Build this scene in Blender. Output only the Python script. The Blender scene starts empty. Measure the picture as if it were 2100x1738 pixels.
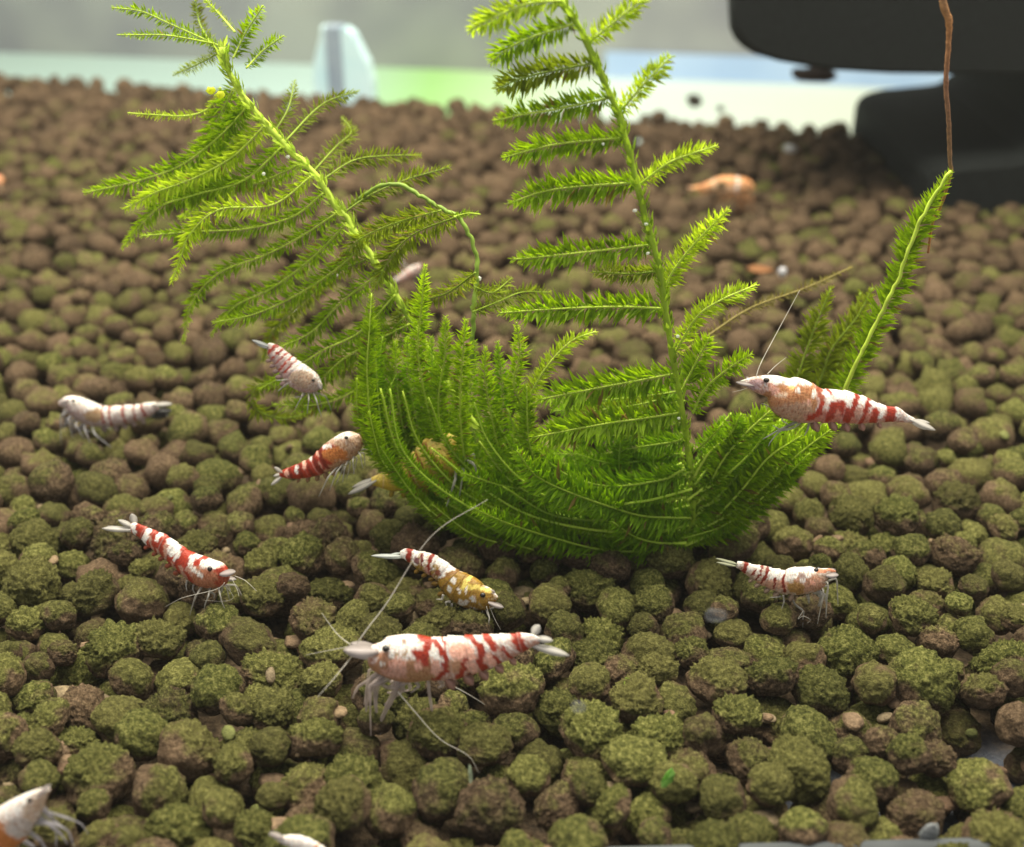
import bpy, bmesh, math, random
import numpy as np
from mathutils import Vector, noise, Matrix
random.seed(7); rng = np.random.default_rng(7)
SC = bpy.context.scene
COL = SC.collection

# ------------------------------------------------------------------ camera (1 unit = 1 cm)
H, PITCH, FPX = 4.94, math.radians(29.3), 2524.0       # eye height over the soil, tilt, focal length in 2100-px-wide picture units
CAM = np.array([0.0, 0.0, H])
FWD = np.array([0, math.cos(PITCH), -math.sin(PITCH)]); RGT = np.array([1.0, 0, 0]); UPV = np.array([0, math.sin(PITCH), math.cos(PITCH)])
cam_d = bpy.data.cameras.new('camera'); cam = bpy.data.objects.new('camera', cam_d); COL.objects.link(cam)
cam.location = (0, 0, H); cam.rotation_euler = (math.pi/2 - PITCH, 0, 0)
cam_d.sensor_width = 36; cam_d.lens = 36*FPX/2100; cam_d.clip_start = 0.05; cam_d.clip_end = 400
cam_d.dof.use_dof = True; cam_d.dof.focus_distance = 7.6; cam_d.dof.aperture_fstop = 0.40
SC.camera = cam

# ------------------------------------------------------------------ light
W = bpy.data.worlds.new('World'); SC.world = W; W.use_nodes = True
bg = W.node_tree.nodes['Background']; bg.inputs[0].default_value = (0.95, 0.96, 1.0, 1); bg.inputs[1].default_value = 0.50
def area(name, loc, size, sy, power, col, rot=(0, 0, 0)):
    d = bpy.data.lights.new(name, 'AREA'); d.shape = 'RECTANGLE'; d.size = size; d.size_y = sy; d.energy = power; d.color = col
    o = bpy.data.objects.new(name, d); COL.objects.link(o); o.location = loc; o.rotation_euler = rot; return o
area('aquarium_lamp', (0.6, 12.0, 17), 26, 13, 13600, (1.0, 0.935, 0.78))
SC.view_settings.view_transform = 'Standard'; SC.view_settings.look = 'None'; SC.view_settings.exposure = 0; SC.view_settings.gamma = 1

# ------------------------------------------------------------------ helpers
def ray(x, y):
    return FWD + RGT*((x-1050)/FPX) + UPV*((869-y)/FPX)
def at(x, y, Y):
    d = ray(x, y); return CAM + d*(Y/d[1])
def ground(x, y, z=0.0):
    d = ray(x, y); return CAM + d*((z-H)/d[2])
def depth(p): return float(np.dot(np.asarray(p)-CAM, FWD))
def project(P):
    v = np.asarray(P)-CAM; dz = v@FWD
    return 1050+FPX*(v@RGT)/dz, 869-FPX*(v@UPV)/dz, dz

def tag(o, label=None, cat=None, group=None, kind=None):
    if label: o['label'] = label
    if cat: o['category'] = cat
    if group: o['group'] = group
    if kind: o['kind'] = kind
    return o
def empty(name, loc):
    o = bpy.data.objects.new(name, None); o.empty_display_size = 0.1; COL.objects.link(o); o.location = loc; return o
def mesh_data(name, V, F, mat=None, col=None, smooth=True, attrs=None):
    me = bpy.data.meshes.new(name)
    V = np.asarray(V, dtype=np.float32)
    if isinstance(F, np.ndarray):
        n, k = F.shape
        me.vertices.add(len(V)); me.vertices.foreach_set('co', V.ravel())
        me.loops.add(n*k); me.loops.foreach_set('vertex_index', F.astype(np.int32).ravel())
        me.polygons.add(n); me.polygons.foreach_set('loop_start', np.arange(0, n*k, k, dtype=np.int32))
        me.update(calc_edges=True)
    else:
        me.from_pydata(V.tolist(), [], [list(map(int, f)) for f in F]); me.update()
    if smooth: me.polygons.foreach_set('use_smooth', np.ones(len(me.polygons), dtype=bool))
    if col is not None:
        c = np.ones((len(V), 4), dtype=np.float32); c[:, :3] = col
        a = me.attributes.new('col', 'FLOAT_COLOR', 'POINT'); a.data.foreach_set('color', c.ravel())
    for k, v in (attrs or {}).items():
        a = me.attributes.new(k, 'FLOAT', 'POINT'); a.data.foreach_set('value', np.asarray(v, dtype=np.float32))
    if mat: me.materials.append(mat)
    return me
def mesh_obj(name, V, F, mat=None, parent=None, **kw):
    V = np.asarray(V, dtype=float)
    if parent is not None:
        p = parent; off = np.zeros(3)
        while p is not None: off += np.array(p.location); p = p.parent
        V = V - off
    o = bpy.data.objects.new(name, mesh_data(name, V, F, mat, **kw)); COL.objects.link(o)
    if parent is not None: o.parent = parent
    return o
def catmull(P, n):
    P = np.asarray(P, dtype=float)
    if len(P) == 2: return P[0] + (P[1]-P[0])*np.linspace(0, 1, n)[:, None]
    Q = np.vstack([2*P[0]-P[1], P, 2*P[-1]-P[-2]])
    seg = np.r_[0, np.cumsum(np.linalg.norm(np.diff(P, axis=0), axis=1))]; seg /= seg[-1]
    out = []
    for t in np.linspace(0, 1, n):
        i = min(max(np.searchsorted(seg, t, 'right')-1, 0), len(P)-2)
        u = (t-seg[i])/max(seg[i+1]-seg[i], 1e-9)
        a, b, c, d = Q[i], Q[i+1], Q[i+2], Q[i+3]
        out.append(0.5*((2*b)+(c-a)*u+(2*a-5*b+4*c-d)*u*u+(3*b-a-3*c+d)*u**3))
    return np.array(out)
def norm(v): return v/np.maximum(np.linalg.norm(v, axis=-1, keepdims=True), 1e-9)
def tube(P, r, k=6):
    """tapered tube along points P with radii r: verts, quads"""
    P = np.asarray(P, float); n = len(P); r = np.broadcast_to(r, (n,))
    T = norm(np.gradient(P, axis=0)); A = norm(np.cross(T, np.array([0.31, 0.87, 0.38]))); B = np.cross(T, A)
    th = np.linspace(0, 2*math.pi, k, endpoint=False)
    V = (P[:, None] + r[:, None, None]*(np.cos(th)[None, :, None]*A[:, None]+np.sin(th)[None, :, None]*B[:, None])).reshape(-1, 3)
    F = [[i*k+j, i*k+(j+1) % k, (i+1)*k+(j+1) % k, (i+1)*k+j] for i in range(n-1) for j in range(k)]
    F.append(list(range(k))[::-1]); F.append(list(range((n-1)*k, n*k)))
    return V, F
class MB:
    def __init__(s): s.V = []; s.F = []; s.C = []; s.n = 0
    def add(s, V, F, c=(1, 1, 1)):
        s.V.append(np.asarray(V, float)); s.F += [[i+s.n for i in f] for f in F]
        s.C.append(np.broadcast_to(np.asarray(c, float), (len(V), 3))); s.n += len(V)
    def build(s, name, mat, parent=None, **kw):
        return mesh_obj(name, np.vstack(s.V), s.F, mat, parent, col=np.vstack(s.C), **kw)

# ------------------------------------------------------------------ materials
def mat_new(name):
    m = bpy.data.materials.new(name); m.use_nodes = True; nt = m.node_tree; return m, nt, nt.nodes['Principled BSDF']
def N(nt, t, **kw):
    n = nt.nodes.new(t)
    for k, v in kw.items(): setattr(n, k, v)
    return n
def L(nt, a, b): nt.links.new(a, b)
def math_n(nt, op, a, b=None, clamp=False):
    n = N(nt, 'ShaderNodeMath', operation=op, use_clamp=clamp)
    for i, v in enumerate((a, b)):
        if v is None: continue
        if isinstance(v, (int, float)): n.inputs[i].default_value = v
        else: L(nt, v, n.inputs[i])
    return n.outputs[0]
def ramp(nt, fac, stops, interp='LINEAR'):
    r = N(nt, 'ShaderNodeValToRGB'); r.color_ramp.interpolation = interp; el = r.color_ramp.elements
    while len(el) < len(stops): el.new(0.5)
    for e, (p, c) in zip(el, stops): e.position = p; e.color = (*c, 1)
    L(nt, fac, r.inputs[0]); return r.outputs[0]
def mixc(nt, f, a, b):
    n = N(nt, 'ShaderNodeMix', data_type='RGBA')
    for s, v in ((0, f), (6, a), (7, b)):
        if isinstance(v, (int, float)): n.inputs[s].default_value = v
        elif isinstance(v, tuple): n.inputs[s].default_value = (*v, 1)
        else: L(nt, v, n.inputs[s])
    return n.outputs[2]
def noise_n(nt, scale, detail=4, rough=0.6, vec=None):
    n = N(nt, 'ShaderNodeTexNoise'); n.inputs['Scale'].default_value = scale; n.inputs['Detail'].default_value = detail; n.inputs['Roughness'].default_value = rough
    if vec is None: vec = N(nt, 'ShaderNodeNewGeometry').outputs['Position']
    L(nt, vec, n.inputs['Vector']); return n.outputs['Fac']
def bump(nt, b, h, strength, dist):
    n = N(nt, 'ShaderNodeBump'); n.inputs['Strength'].default_value = strength; n.inputs['Distance'].default_value = dist
    L(nt, h, n.inputs['Height']); L(nt, n.outputs[0], b.inputs['Normal'])

def make_pellet_mat():
    m, nt, b = mat_new('soil_pellet')
    def at2(name):
        g = N(nt, 'ShaderNodeAttribute', attribute_name=name); o = N(nt, 'ShaderNodeAttribute', attribute_name=name, attribute_type='OBJECT')
        return math_n(nt, 'ADD', g.outputs['Fac'], o.outputs['Fac'])
    alg, rnd = at2('algae'), at2('rnd')
    up = N(nt, 'ShaderNodeAttribute', attribute_name='crust').outputs['Fac']
    n1 = noise_n(nt, 9, 3); n2 = noise_n(nt, 40, 5, 0.72); n3 = noise_n(nt, 150, 2)
    # algae film: grows on crust side of each pellet, patchy edge
    a = math_n(nt, 'ADD', math_n(nt, 'MULTIPLY', up, 0.62), math_n(nt, 'MULTIPLY', n1, 0.55))
    a = math_n(nt, 'ADD', a, math_n(nt, 'MULTIPLY', n2, 0.35))
    a = math_n(nt, 'ADD', a, math_n(nt, 'MULTIPLY', alg, 1.0))
    mask = N(nt, 'ShaderNodeMapRange'); mask.interpolation_type = 'SMOOTHSTEP'; mask.inputs[1].default_value = 0.98; mask.inputs[2].default_value = 1.32; L(nt, a, mask.inputs[0])
    clay = ramp(nt, n2, [(0.35, (0.040, 0.026, 0.016)), (0.50, (0.155, 0.102, 0.058)), (0.66, (0.390, 0.270, 0.160))])
    clay = mixc(nt, math_n(nt, 'MULTIPLY', rnd, 0.55), clay, (0.190, 0.125, 0.072))
    moss = ramp(nt, n2, [(0.35, (0.036, 0.044, 0.011)), (0.50, (0.138, 0.148, 0.032)), (0.65, (0.380, 0.370, 0.115))])
    moss = mixc(nt, math_n(nt, 'MULTIPLY', rnd, 0.5), moss, (0.165, 0.135, 0.050))
    c = mixc(nt, mask.outputs[0], clay, moss)
    dk = N(nt, 'ShaderNodeMapRange'); dk.inputs[1].default_value = 0.0; dk.inputs[2].default_value = 1.0; dk.inputs[3].default_value = 0.62; dk.inputs[4].default_value = 1.15
    L(nt, math_n(nt, 'FRACT', math_n(nt, 'MULTIPLY', rnd, 7.31)), dk.inputs[0])
    mm = N(nt, 'ShaderNodeMix', data_type='RGBA', blend_type='MULTIPLY'); mm.inputs[0].default_value = 1; L(nt, c, mm.inputs[6]); L(nt, dk.outputs[0], mm.inputs[7]); c = mm.outputs[2]
    L(nt, c, b.inputs['Base Color']); b.inputs['Roughness'].default_value = 0.92; b.inputs['Specular IOR Level'].default_value = 0.15
    h = math_n(nt, 'ADD', math_n(nt, 'MULTIPLY', n2, 1.0), math_n(nt, 'MULTIPLY', n3, 0.45))
    bump(nt, b, h, 1.0, 0.05)
    return m
M_PEL = make_pellet_mat()

def attr_mat(name, rough=0.5, spec=0.4, trans=0.0, sss=0.0, sssr=(0.05, 0.02, 0.015), alpha=1.0, nz=None, bmp=None):
    m, nt, b = mat_new(name)
    c = N(nt, 'ShaderNodeAttribute', attribute_name='col').outputs['Color']
    if nz:
        f = noise_n(nt, nz[0], 3)
        r = ramp(nt, f, [(0.3, (1-nz[1],)*3), (0.7, (1+nz[1],)*3)])
        mm = N(nt, 'ShaderNodeMix', data_type='RGBA', blend_type='MULTIPLY'); mm.inputs[0].default_value = 1; L(nt, c, mm.inputs[6]); L(nt, r, mm.inputs[7]); c = mm.outputs[2]
    L(nt, c, b.inputs['Base Color']); b.inputs['Roughness'].default_value = rough; b.inputs['Specular IOR Level'].default_value = spec
    b.inputs['Subsurface Weight'].default_value = sss; b.inputs['Subsurface Radius'].default_value = sssr; b.inputs['Subsurface Scale'].default_value = 1.0
    if bmp: bump(nt, b, noise_n(nt, bmp[0], 3), bmp[1], bmp[2])
    out = nt.nodes['Material Output']; s = b.outputs[0]
    if trans:
        t = N(nt, 'ShaderNodeBsdfTranslucent'); L(nt, c, t.inputs['Color'])
        x = N(nt, 'ShaderNodeMixShader'); x.inputs[0].default_value = trans; L(nt, s, x.inputs[1]); L(nt, t.outputs[0], x.inputs[2]); s = x.outputs[0]
    if alpha < 1:
        t = N(nt, 'ShaderNodeBsdfTransparent'); x = N(nt, 'ShaderNodeMixShader'); x.inputs[0].default_value = alpha
        L(nt, t.outputs[0], x.inputs[1]); L(nt, s, x.inputs[2]); s = x.outputs[0]
    L(nt, s, out.inputs['Surface']); return m
M_LEAF = attr_mat('moss_leaf', 0.5, 0.25, trans=0.66, nz=(30, 0.25))
M_STEM = attr_mat('moss_stem', 0.5, 0.3, trans=0.15)
M_SHELL = attr_mat('shrimp_shell', 0.40, 0.35, sss=0.22, sssr=(0.03, 0.012, 0.008), nz=(70, 0.22), bmp=(60, 0.35, 0.02))
M_LIMB = attr_mat('shrimp_limb', 0.3, 0.5, trans=0.3, alpha=0.62)
M_FEEL = attr_mat('shrimp_feeler', 0.4, 0.4, alpha=0.6)
M_FIN = attr_mat('shrimp_fin', 0.3, 0.5, trans=0.3, alpha=0.78)
M_BIT = attr_mat('debris', 0.8, 0.2, nz=(40, 0.3), bmp=(50, 0.5, 0.03))
M_EYE, _nt, _b = mat_new('shrimp_eye'); _b.inputs['Base Color'].default_value = (0.012, 0.008, 0.006, 1); _b.inputs['Roughness'].default_value = 0.15

# ------------------------------------------------------------------ setting: soil bed, bottom glass, back glass, wall behind
PL, PR = ground(0, 160), ground(1745, 268)
E = norm((PR-PL)*np.array([1, 1, 0])); NB = np.array([-E[1], E[0], 0]);  NB = NB if NB[1] > 0 else -NB
FLOOR = -0.38
def sheet(name, pts, mat, z=None, kind='structure', label=None):
    o = mesh_obj(name, pts, [list(range(len(pts)))], mat, smooth=False); tag(o, label, kind=kind); return o

m, nt, b = mat_new('soil_dust')
f1 = noise_n(nt, 3.2, 5); f2 = noise_n(nt, 22, 4)
c = ramp(nt, f2, [(0.3, (0.06, 0.042, 0.026)), (0.5, (0.16, 0.11, 0.062)), (0.7, (0.30, 0.21, 0.12))])
geo = N(nt, 'ShaderNodeNewGeometry'); sp = N(nt, 'ShaderNodeSeparateXYZ'); L(nt, geo.outputs['Position'], sp.inputs[0])
# swept-bare pane of the tank bottom in the near right corner
dx = math_n(nt, 'MULTIPLY', math_n(nt, 'SUBTRACT', sp.outputs['X'], 2.3), 0.75); dy = math_n(nt, 'SUBTRACT', sp.outputs['Y'], 4.75)
rr = math_n(nt, 'SQRT', math_n(nt, 'ADD', math_n(nt, 'MULTIPLY', dx, dx), math_n(nt, 'MULTIPLY', dy, dy)))
rr = math_n(nt, 'ADD', rr, math_n(nt, 'MULTIPLY', f1, 0.5))
bare = N(nt, 'ShaderNodeMapRange'); bare.inputs[1].default_value = 1.25; bare.inputs[2].default_value = 1.05; L(nt, rr, bare.inputs[0])
c = mixc(nt, bare.outputs[0], c, (0.13, 0.145, 0.18))
L(nt, c, b.inputs['Base Color'])
ro = N(nt, 'ShaderNodeMapRange'); ro.inputs[3].default_value = 0.9; ro.inputs[4].default_value = 0.25; L(nt, bare.outputs[0], ro.inputs[0]); L(nt, ro.outputs[0], b.inputs['Roughness'])
bump(nt, b, f2, 0.6, 0.05)
bed_pts = [(-14, 2.6, FLOOR), (14, 2.6, FLOOR)] + [tuple((PL+E*k)*np.array([1, 1, 0])+np.array([0, 0, FLOOR])) for k in (24, -8)]
soil = sheet('soil_bed', bed_pts, m)

# ---- deposit pellets one by one, each rolling to a low spot
xs = []
area_pts = []
Y0, Y1 = 3.9, 21.5
def in_tank(p): return np.dot(p[:2]-PL[:2], NB[:2]) < -0.05
n_try = 34000
ry = Y0 + (Y1-Y0)*rng.random(n_try); half = 0.60 + 0.455*(ry*0.872+2.42)
rx = (rng.random(n_try)*2-1)
keep = rng.random(n_try) < half/half.max()
cx, cy = (rx*half)[keep], ry[keep]
holes = [(ground(1600, 1590, -.3), .07), (ground(1985, 1585, -.3), .13), (ground(2085, 1640, -.3), .10), (ground(1850, 1600, -.3), .05), (ground(1470, 1570, -.3), .05), (ground(1920, 1700, -.3), .10), (ground(930, 1640, -.3), .07), (ground(620, 1400, -.3), .06), (ground(160, 1470, -.3), .06)]
grid = {}; CE = 0.42
PX = []; PZ = []
def neigh(x, y):
    i, j = int(math.floor(x/CE)), int(math.floor(y/CE)); out = []
    for a in (i-1, i, i+1):
        for c_ in (j-1, j, j+1): out += grid.get((a, c_), ())
    return out
pel = []
LAYERS = 13000
for i in range(len(cx)):
    if len(pel) >= LAYERS: break
    x0, y0 = cx[i], cy[i]
    r = float(np.clip(rng.normal(0.131, 0.020), 0.080, 0.185))
    cand = np.array([[x0, y0]] + [[x0+q*math.cos(t), y0+q*math.sin(t)] for q in (0.07, 0.15) for t in rng.random(7)*6.283])
    nb = neigh(x0, y0)
    z = np.full(len(cand), FLOOR+r*0.85)
    if nb:
        A = np.array([pel[k] for k in nb])
        d2 = (cand[:, None, 0]-A[None, :, 0])**2+(cand[:, None, 1]-A[None, :, 1])**2
        s2 = (0.93*(r+A[:, 3]))**2
        zz = np.where(d2 < s2, A[:, 2]+np.sqrt(np.maximum(s2-d2, 0)), -9)
        z = np.maximum(z, zz.max(1))
    bad = np.zeros(len(cand), bool)
    for h, hr in holes: bad |= (np.hypot(cand[:, 0]-h[0], cand[:, 1]-h[1]) < hr+r*0.75)
    bad |= (cand-PL[:2])@NB[:2] > -r
    z[bad] = 99
    k = int(np.argmin(z))
    if z[k] > 0.02+0.03*rng.random(): continue
    p = (cand[k, 0], cand[k, 1], z[k], r); pel.append(p)
    grid.setdefault((int(math.floor(p[0]/CE)), int(math.floor(p[1]/CE))), []).append(len(pel)-1)
pel = np.array(pel)
# bury test: drop pellets that lie wholly under others
cover = np.zeros(len(pel), int)
for i, p in enumerate(pel):
    nb = np.array(neigh(p[0], p[1])); q = pel[nb]
    cover[i] = np.sum((q[:, 2] > p[2]+0.07) & (np.hypot(q[:, 0]-p[0], q[:, 1]-p[1]) < 0.8*(q[:, 3]+p[3])))
pel_all = len(pel)
sel = cover < 3
_x, _y, _d = project(pel[:, :3]); sel &= (_x > -130) & (_x < 2230) & (_y < 1900)
pel = pel[sel]; cover = cover[sel]
sx, sy, sd = project(pel[:, :3])
vis = (sx > -60) & (sx < 2160) & (sy > -50) & (sy < 1790)

def pellet_mesh(sub, seed):
    bm = bmesh.new(); bmesh.ops.create_icosphere(bm, subdivisions=sub, radius=1)
    bm.normal_update(); rs = random.Random(seed)
    off = Vector((rs.random()*50, rs.random()*50, rs.random()*50))
    sq = Vector((rs.uniform(0.92, 1.14), rs.uniform(0.88, 1.08), rs.uniform(0.80, 0.95)))
    smoothness = rs.choice((0.45, 0.8, 1.0, 1.15))
    crust = []
    for v in bm.verts:
        n = v.co.normalized()
        c = min(max((n.z+0.25+0.6*noise.noise(n*1.7+off))/0.9, 0), 1)
        d = 0.15*noise.noise(n*1.25+off)+0.09*noise.noise(n*2.4+off*1.3)
        fine = (0.06 if sub > 2 else 0.30)*noise.noise(n*3.9+off)+0.17*abs(noise.noise(n*6.2+off))+0.12*abs(noise.noise(n*12+off))+((0.10*abs(noise.noise(n*22+off))+0.05*noise.noise(n*38+off)) if sub > 3 else 0)
        d += (fine-0.09)*smoothness*(0.30+1.35*c)+0.03*c
        crust.append(c)
        v.co = Vector((n.x*sq.x, n.y*sq.y, n.z*sq.z))*(1+d)
    bm.verts.index_update()
    V = np.array([v.co[:] for v in bm.verts]); F = np.array([[x.index for x in f.verts] for f in bm.faces]); bm.free()
    return V, F, np.array(crust)

# algae cover: greener near the front and left, browner under the open back right
def algae_of(p):
    g = 0.14*noise.noise(Vector((p[0]*0.35, p[1]*0.35, 3.1)))+0.16*noise.noise(Vector((p[0]*2.1, p[1]*2.1, 8.7)))
    base = 0.27 - 0.045*max(p[1]-7.0, 0)
    base += 0.12*max(0, min(1, (-p[0]-2.0)/3))*max(0, min(1, (p[1]-9)/6))
    return max(-0.42, base+g)
score = np.where(vis & (cover < 3), -sd + 0.9*pel[:, 3]*4 - 1.2*cover, -99)
order = np.argsort(-score)
near = order[:299]; near_set = set(near.tolist())
protos = []
for s in range(14):
    V, F, C = pellet_mesh(5, 100+s)
    protos.append(mesh_data('soil_pellet', V, F, M_PEL, attrs={'crust': C}))
for i in near:
    p = pel[i]
    o = bpy.data.objects.new('soil_pellet', protos[int(i) % 14]); COL.objects.link(o); o.parent = soil
    o.location = p[:3]; o.scale = tuple(p[3]*1.03*rng.uniform(.91, 1.10, 3))
    o.rotation_euler = (rng.normal(0, 0.3), rng.normal(0, 0.3), rng.random()*6.283)
    o['algae'] = float(algae_of(p)+rng.normal(0, 0.17)); o['rnd'] = float(rng.random())
def joined(idx, sub, nvar, seed):
    prot = [pellet_mesh(sub, seed+s) for s in range(nvar)]
    Vs, Fs, Cs, As, Rs = [], [], [], [], []; n = 0
    for i in idx:
        V, F, C = prot[int(i) % nvar]; p = pel[i]
        R = np.array(Matrix.Rotation(rng.random()*6.283, 3, 'Z') @ Matrix.Rotation(rng.normal(0, 0.3), 3, 'X'))
        Vs.append((V*rng.uniform(.91, 1.10, 3))@R.T*p[3]*1.05+p[:3]); Fs.append(F+n); n += len(V); Cs.append(C)
        As.append(np.full(len(V), algae_of(p)+rng.normal(0, 0.17))); Rs.append(np.full(len(V), rng.random()))
    return np.vstack(Vs), np.vstack(Fs), np.hstack(Cs), np.hstack(As), np.hstack(Rs)
rest = [i for i in range(len(pel)) if i not in near_set]
mid = [i for i in rest if sd[i] < 9.6]; far = [i for i in rest if sd[i] >= 9.6]
a1 = joined(mid, 3, 20, 300); a2 = joined(far, 2, 20, 500)
V = np.vstack([a1[0], a2[0]]); F = np.vstack([a1[1], a2[1]+len(a1[0])])
o = mesh_obj('pellet_layer', V, F, M_PEL, soil, attrs={'crust': np.r_[a1[2], a2[2]], 'algae': np.r_[a1[3], a2[3]], 'rnd': np.r_[a1[4], a2[4]]})
tag(o, kind='stuff')
print('PELLETS', pel_all, len(pel), len(mid), len(far), 'top z', np.percentile(pel[:, 2]+pel[:, 3], [50, 90]))
def soil_z(x, y):
    d = np.hypot(pel[:, 0]-x, pel[:, 1]-y); k = d < pel[:, 3]
    if not k.any(): return -0.2
    return float((pel[k, 2]+np.sqrt(pel[k, 3]**2-d[k]**2)).max())

# ---- detritus crumbs sunk between the pellets
mb = MB()
ICO = pellet_mesh(2, 5)[:2]
for i in range(900):
    y = 4.1+ (rng.random()**1.6)*12; x = (rng.random()*2-1)*(0.6+0.45*(y*0.872+2.42))
    z = min(soil_z(x, y), 0.0)
    if z > -0.10 and rng.random() < 0.93: continue
    s = np.array([rng.uniform(.02, .06), rng.uniform(.02, .06), rng.uniform(.012, .03)])
    c = np.array([(0.20, 0.14, 0.08), (0.16, 0.105, 0.06), (0.26, 0.20, 0.12), (0.14, 0.15, 0.045)][rng.integers(4)])*rng.uniform(.7, 1.15)
    R = np.array(Matrix.Rotation(rng.random()*6.28, 3, 'Z') @ Matrix.Rotation(rng.normal(0, .6), 3, 'X'))
    mb.add((ICO[0]*s)@R.T+np.array([x, y, z+0.012]), ICO[1].tolist(), c)
ICO2 = pellet_mesh(2, 77)[:2]
for i in range(420):
    y = 4.2+(rng.random()**1.3)*4.5; x = (rng.random()*2-1)*(0.4+0.42*(y*0.872+2.42)); z = soil_z(x, y)
    if z > -0.04: continue
    s_ = rng.uniform(.035, .085); c = np.array([(0.20, 0.135, 0.08), (0.16, 0.10, 0.06), (0.25, 0.19, 0.11)][rng.integers(3)])*rng.uniform(.7, 1.2, (len(ICO2[0]), 1))
    mb.add((ICO2[0]*np.array([s_*rng.uniform(.7, 1.2), s_*rng.uniform(.7, 1.2), s_*.6]))+np.array([x, y, max(z, FLOOR)+.02]), ICO2[1].tolist(), c)
o = mb.build('detritus', M_BIT, soil); tag(o, kind='stuff')

# ---- behind the tank
def wallmat(name, lo, hi, scale, rough=0.8):
    m, nt, b = mat_new(name); f = noise_n(nt, scale, 2)
    L(nt, ramp(nt, f, [(0.35, lo), (0.65, hi)]), b.inputs['Base Color']); b.inputs['Roughness'].default_value = rough; return m
def on(p, k, up): return tuple(np.array([p[0], p[1], 0])+NB*k+np.array([0, 0, up]))
SZ = -1.5
WL, WR = ground(0, 108, SZ), ground(1900, 182, SZ)      # foot of the wall behind the tank
EW = norm((WR-WL)*np.array([1, 1, 0]))
m_wall = wallmat('grey_wall', (0.20, 0.195, 0.225), (0.34, 0.34, 0.32), 0.30)
a, c_ = WL-EW*14, WR+EW*14
sheet('wall', [(a[0], a[1], SZ-.5), (c_[0], c_[1], SZ-.5), (c_[0], c_[1], 8.5), (a[0], a[1], 8.5)], m_wall)
m, nt, b = mat_new('shelf_with_glow')
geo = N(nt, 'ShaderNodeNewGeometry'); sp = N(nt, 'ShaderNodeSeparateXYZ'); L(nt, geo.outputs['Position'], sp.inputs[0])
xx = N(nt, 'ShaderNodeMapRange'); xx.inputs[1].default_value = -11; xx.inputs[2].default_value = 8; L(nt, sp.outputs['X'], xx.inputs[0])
L(nt, ramp(nt, xx.outputs[0], [(0.0, (0.52, 0.66, 0.60)), (0.36, (0.55, 0.70, 0.66)), (0.49, (0.40, 0.70, 0.24)), (0.60, (0.62, 0.76, 0.50)), (0.68, (0.70, 0.78, 0.72)), (1.0, (0.74, 0.76, 0.62))]), b.inputs['Base Color'])  # middle green is a glow of light put into the shelf colour
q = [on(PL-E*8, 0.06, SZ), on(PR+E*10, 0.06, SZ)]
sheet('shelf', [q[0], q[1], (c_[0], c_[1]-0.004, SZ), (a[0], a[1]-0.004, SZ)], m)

# pale blue skirting strip along the foot of the wall (right half)
def box(name, o0, ex, ey, ez, mat, parent=None, bev=0.0, seg=3, **kw):
    bm = bmesh.new(); vs = []
    for k in (0, 1):
        for i, j in ((0, 0), (1, 0), (1, 1), (0, 1)): vs.append(bm.verts.new(np.asarray(o0)+np.asarray(ex)*i+np.asarray(ey)*j+np.asarray(ez)*k))
    for f in ((3, 2, 1, 0), (4, 5, 6, 7), (0, 1, 5, 4), (1, 2, 6, 5), (2, 3, 7, 6), (3, 0, 4, 7)): bm.faces.new([vs[i] for i in f])
    bmesh.ops.recalc_face_normals(bm, faces=bm.faces)
    if bev: bmesh.ops.bevel(bm, geom=bm.edges[:], offset=bev, segments=seg, profile=0.5, affect='EDGES')
    bm.verts.index_update(); V = [v.co[:] for v in bm.verts]; F = [[x.index for x in f.verts] for f in bm.faces]; bm.free()
    return mesh_obj(name, V, F, mat, parent, **kw)
m_blue = wallmat('blue_strip', (0.36, 0.48, 0.72), (0.46, 0.58, 0.80), 0.5)
st = WL+EW*14.0
o = box('skirting_strip', (st[0], st[1]-0.10, SZ+.004), EW*14, (0, 0.09, 0), (0, 0, 0.52), m_blue, smooth=False)
tag(o, 'pale blue strip along the foot of the grey wall behind the tank', 'skirting')

m, nt, b = mat_new('back_pane')
out = nt.nodes['Material Output']; t = N(nt, 'ShaderNodeBsdfTransparent'); t.inputs[0].default_value = (0.90, 0.95, 0.93, 1); g = N(nt, 'ShaderNodeBsdfGlossy'); g.inputs['Roughness'].default_value = 0.08
x = N(nt, 'ShaderNodeMixShader'); x.inputs[0].default_value = 0.05; L(nt, t.outputs[0], x.inputs[1]); L(nt, g.outputs[0], x.inputs[2]); L(nt, x.outputs[0], out.inputs['Surface'])
p0, p1 = PL-E*8, PR+E*10
o = mesh_obj('back_glass', [on(p0, 0.02, FLOOR), on(p1, 0.02, FLOOR), on(p1, 0.02, 9), on(p0, 0.02, 9)], [[0, 1, 2, 3]], m, smooth=False); tag(o, kind='structure')
m_sil = wallmat('grey_silicone', (0.05, 0.056, 0.06), (0.08, 0.088, 0.09), 2.0, 0.85)
# bottom seam of the front glass, just entering the frame
p = ground(1250, 1752); q = ground(2150, 1728)
V, F = tube(catmull([p-(q-p)*2.0+np.array([0, -.03, -.02]), p+np.array([0, -.04, 0]), q+np.array([0, -.04, 0]), q+(q-p)*.5], 24), 0.065, 10)
o = mesh_obj('glass_seam', V, F, m_sil); tag(o, 'grey silicone seam of the front glass along the lower picture edge', 'seam')

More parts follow.
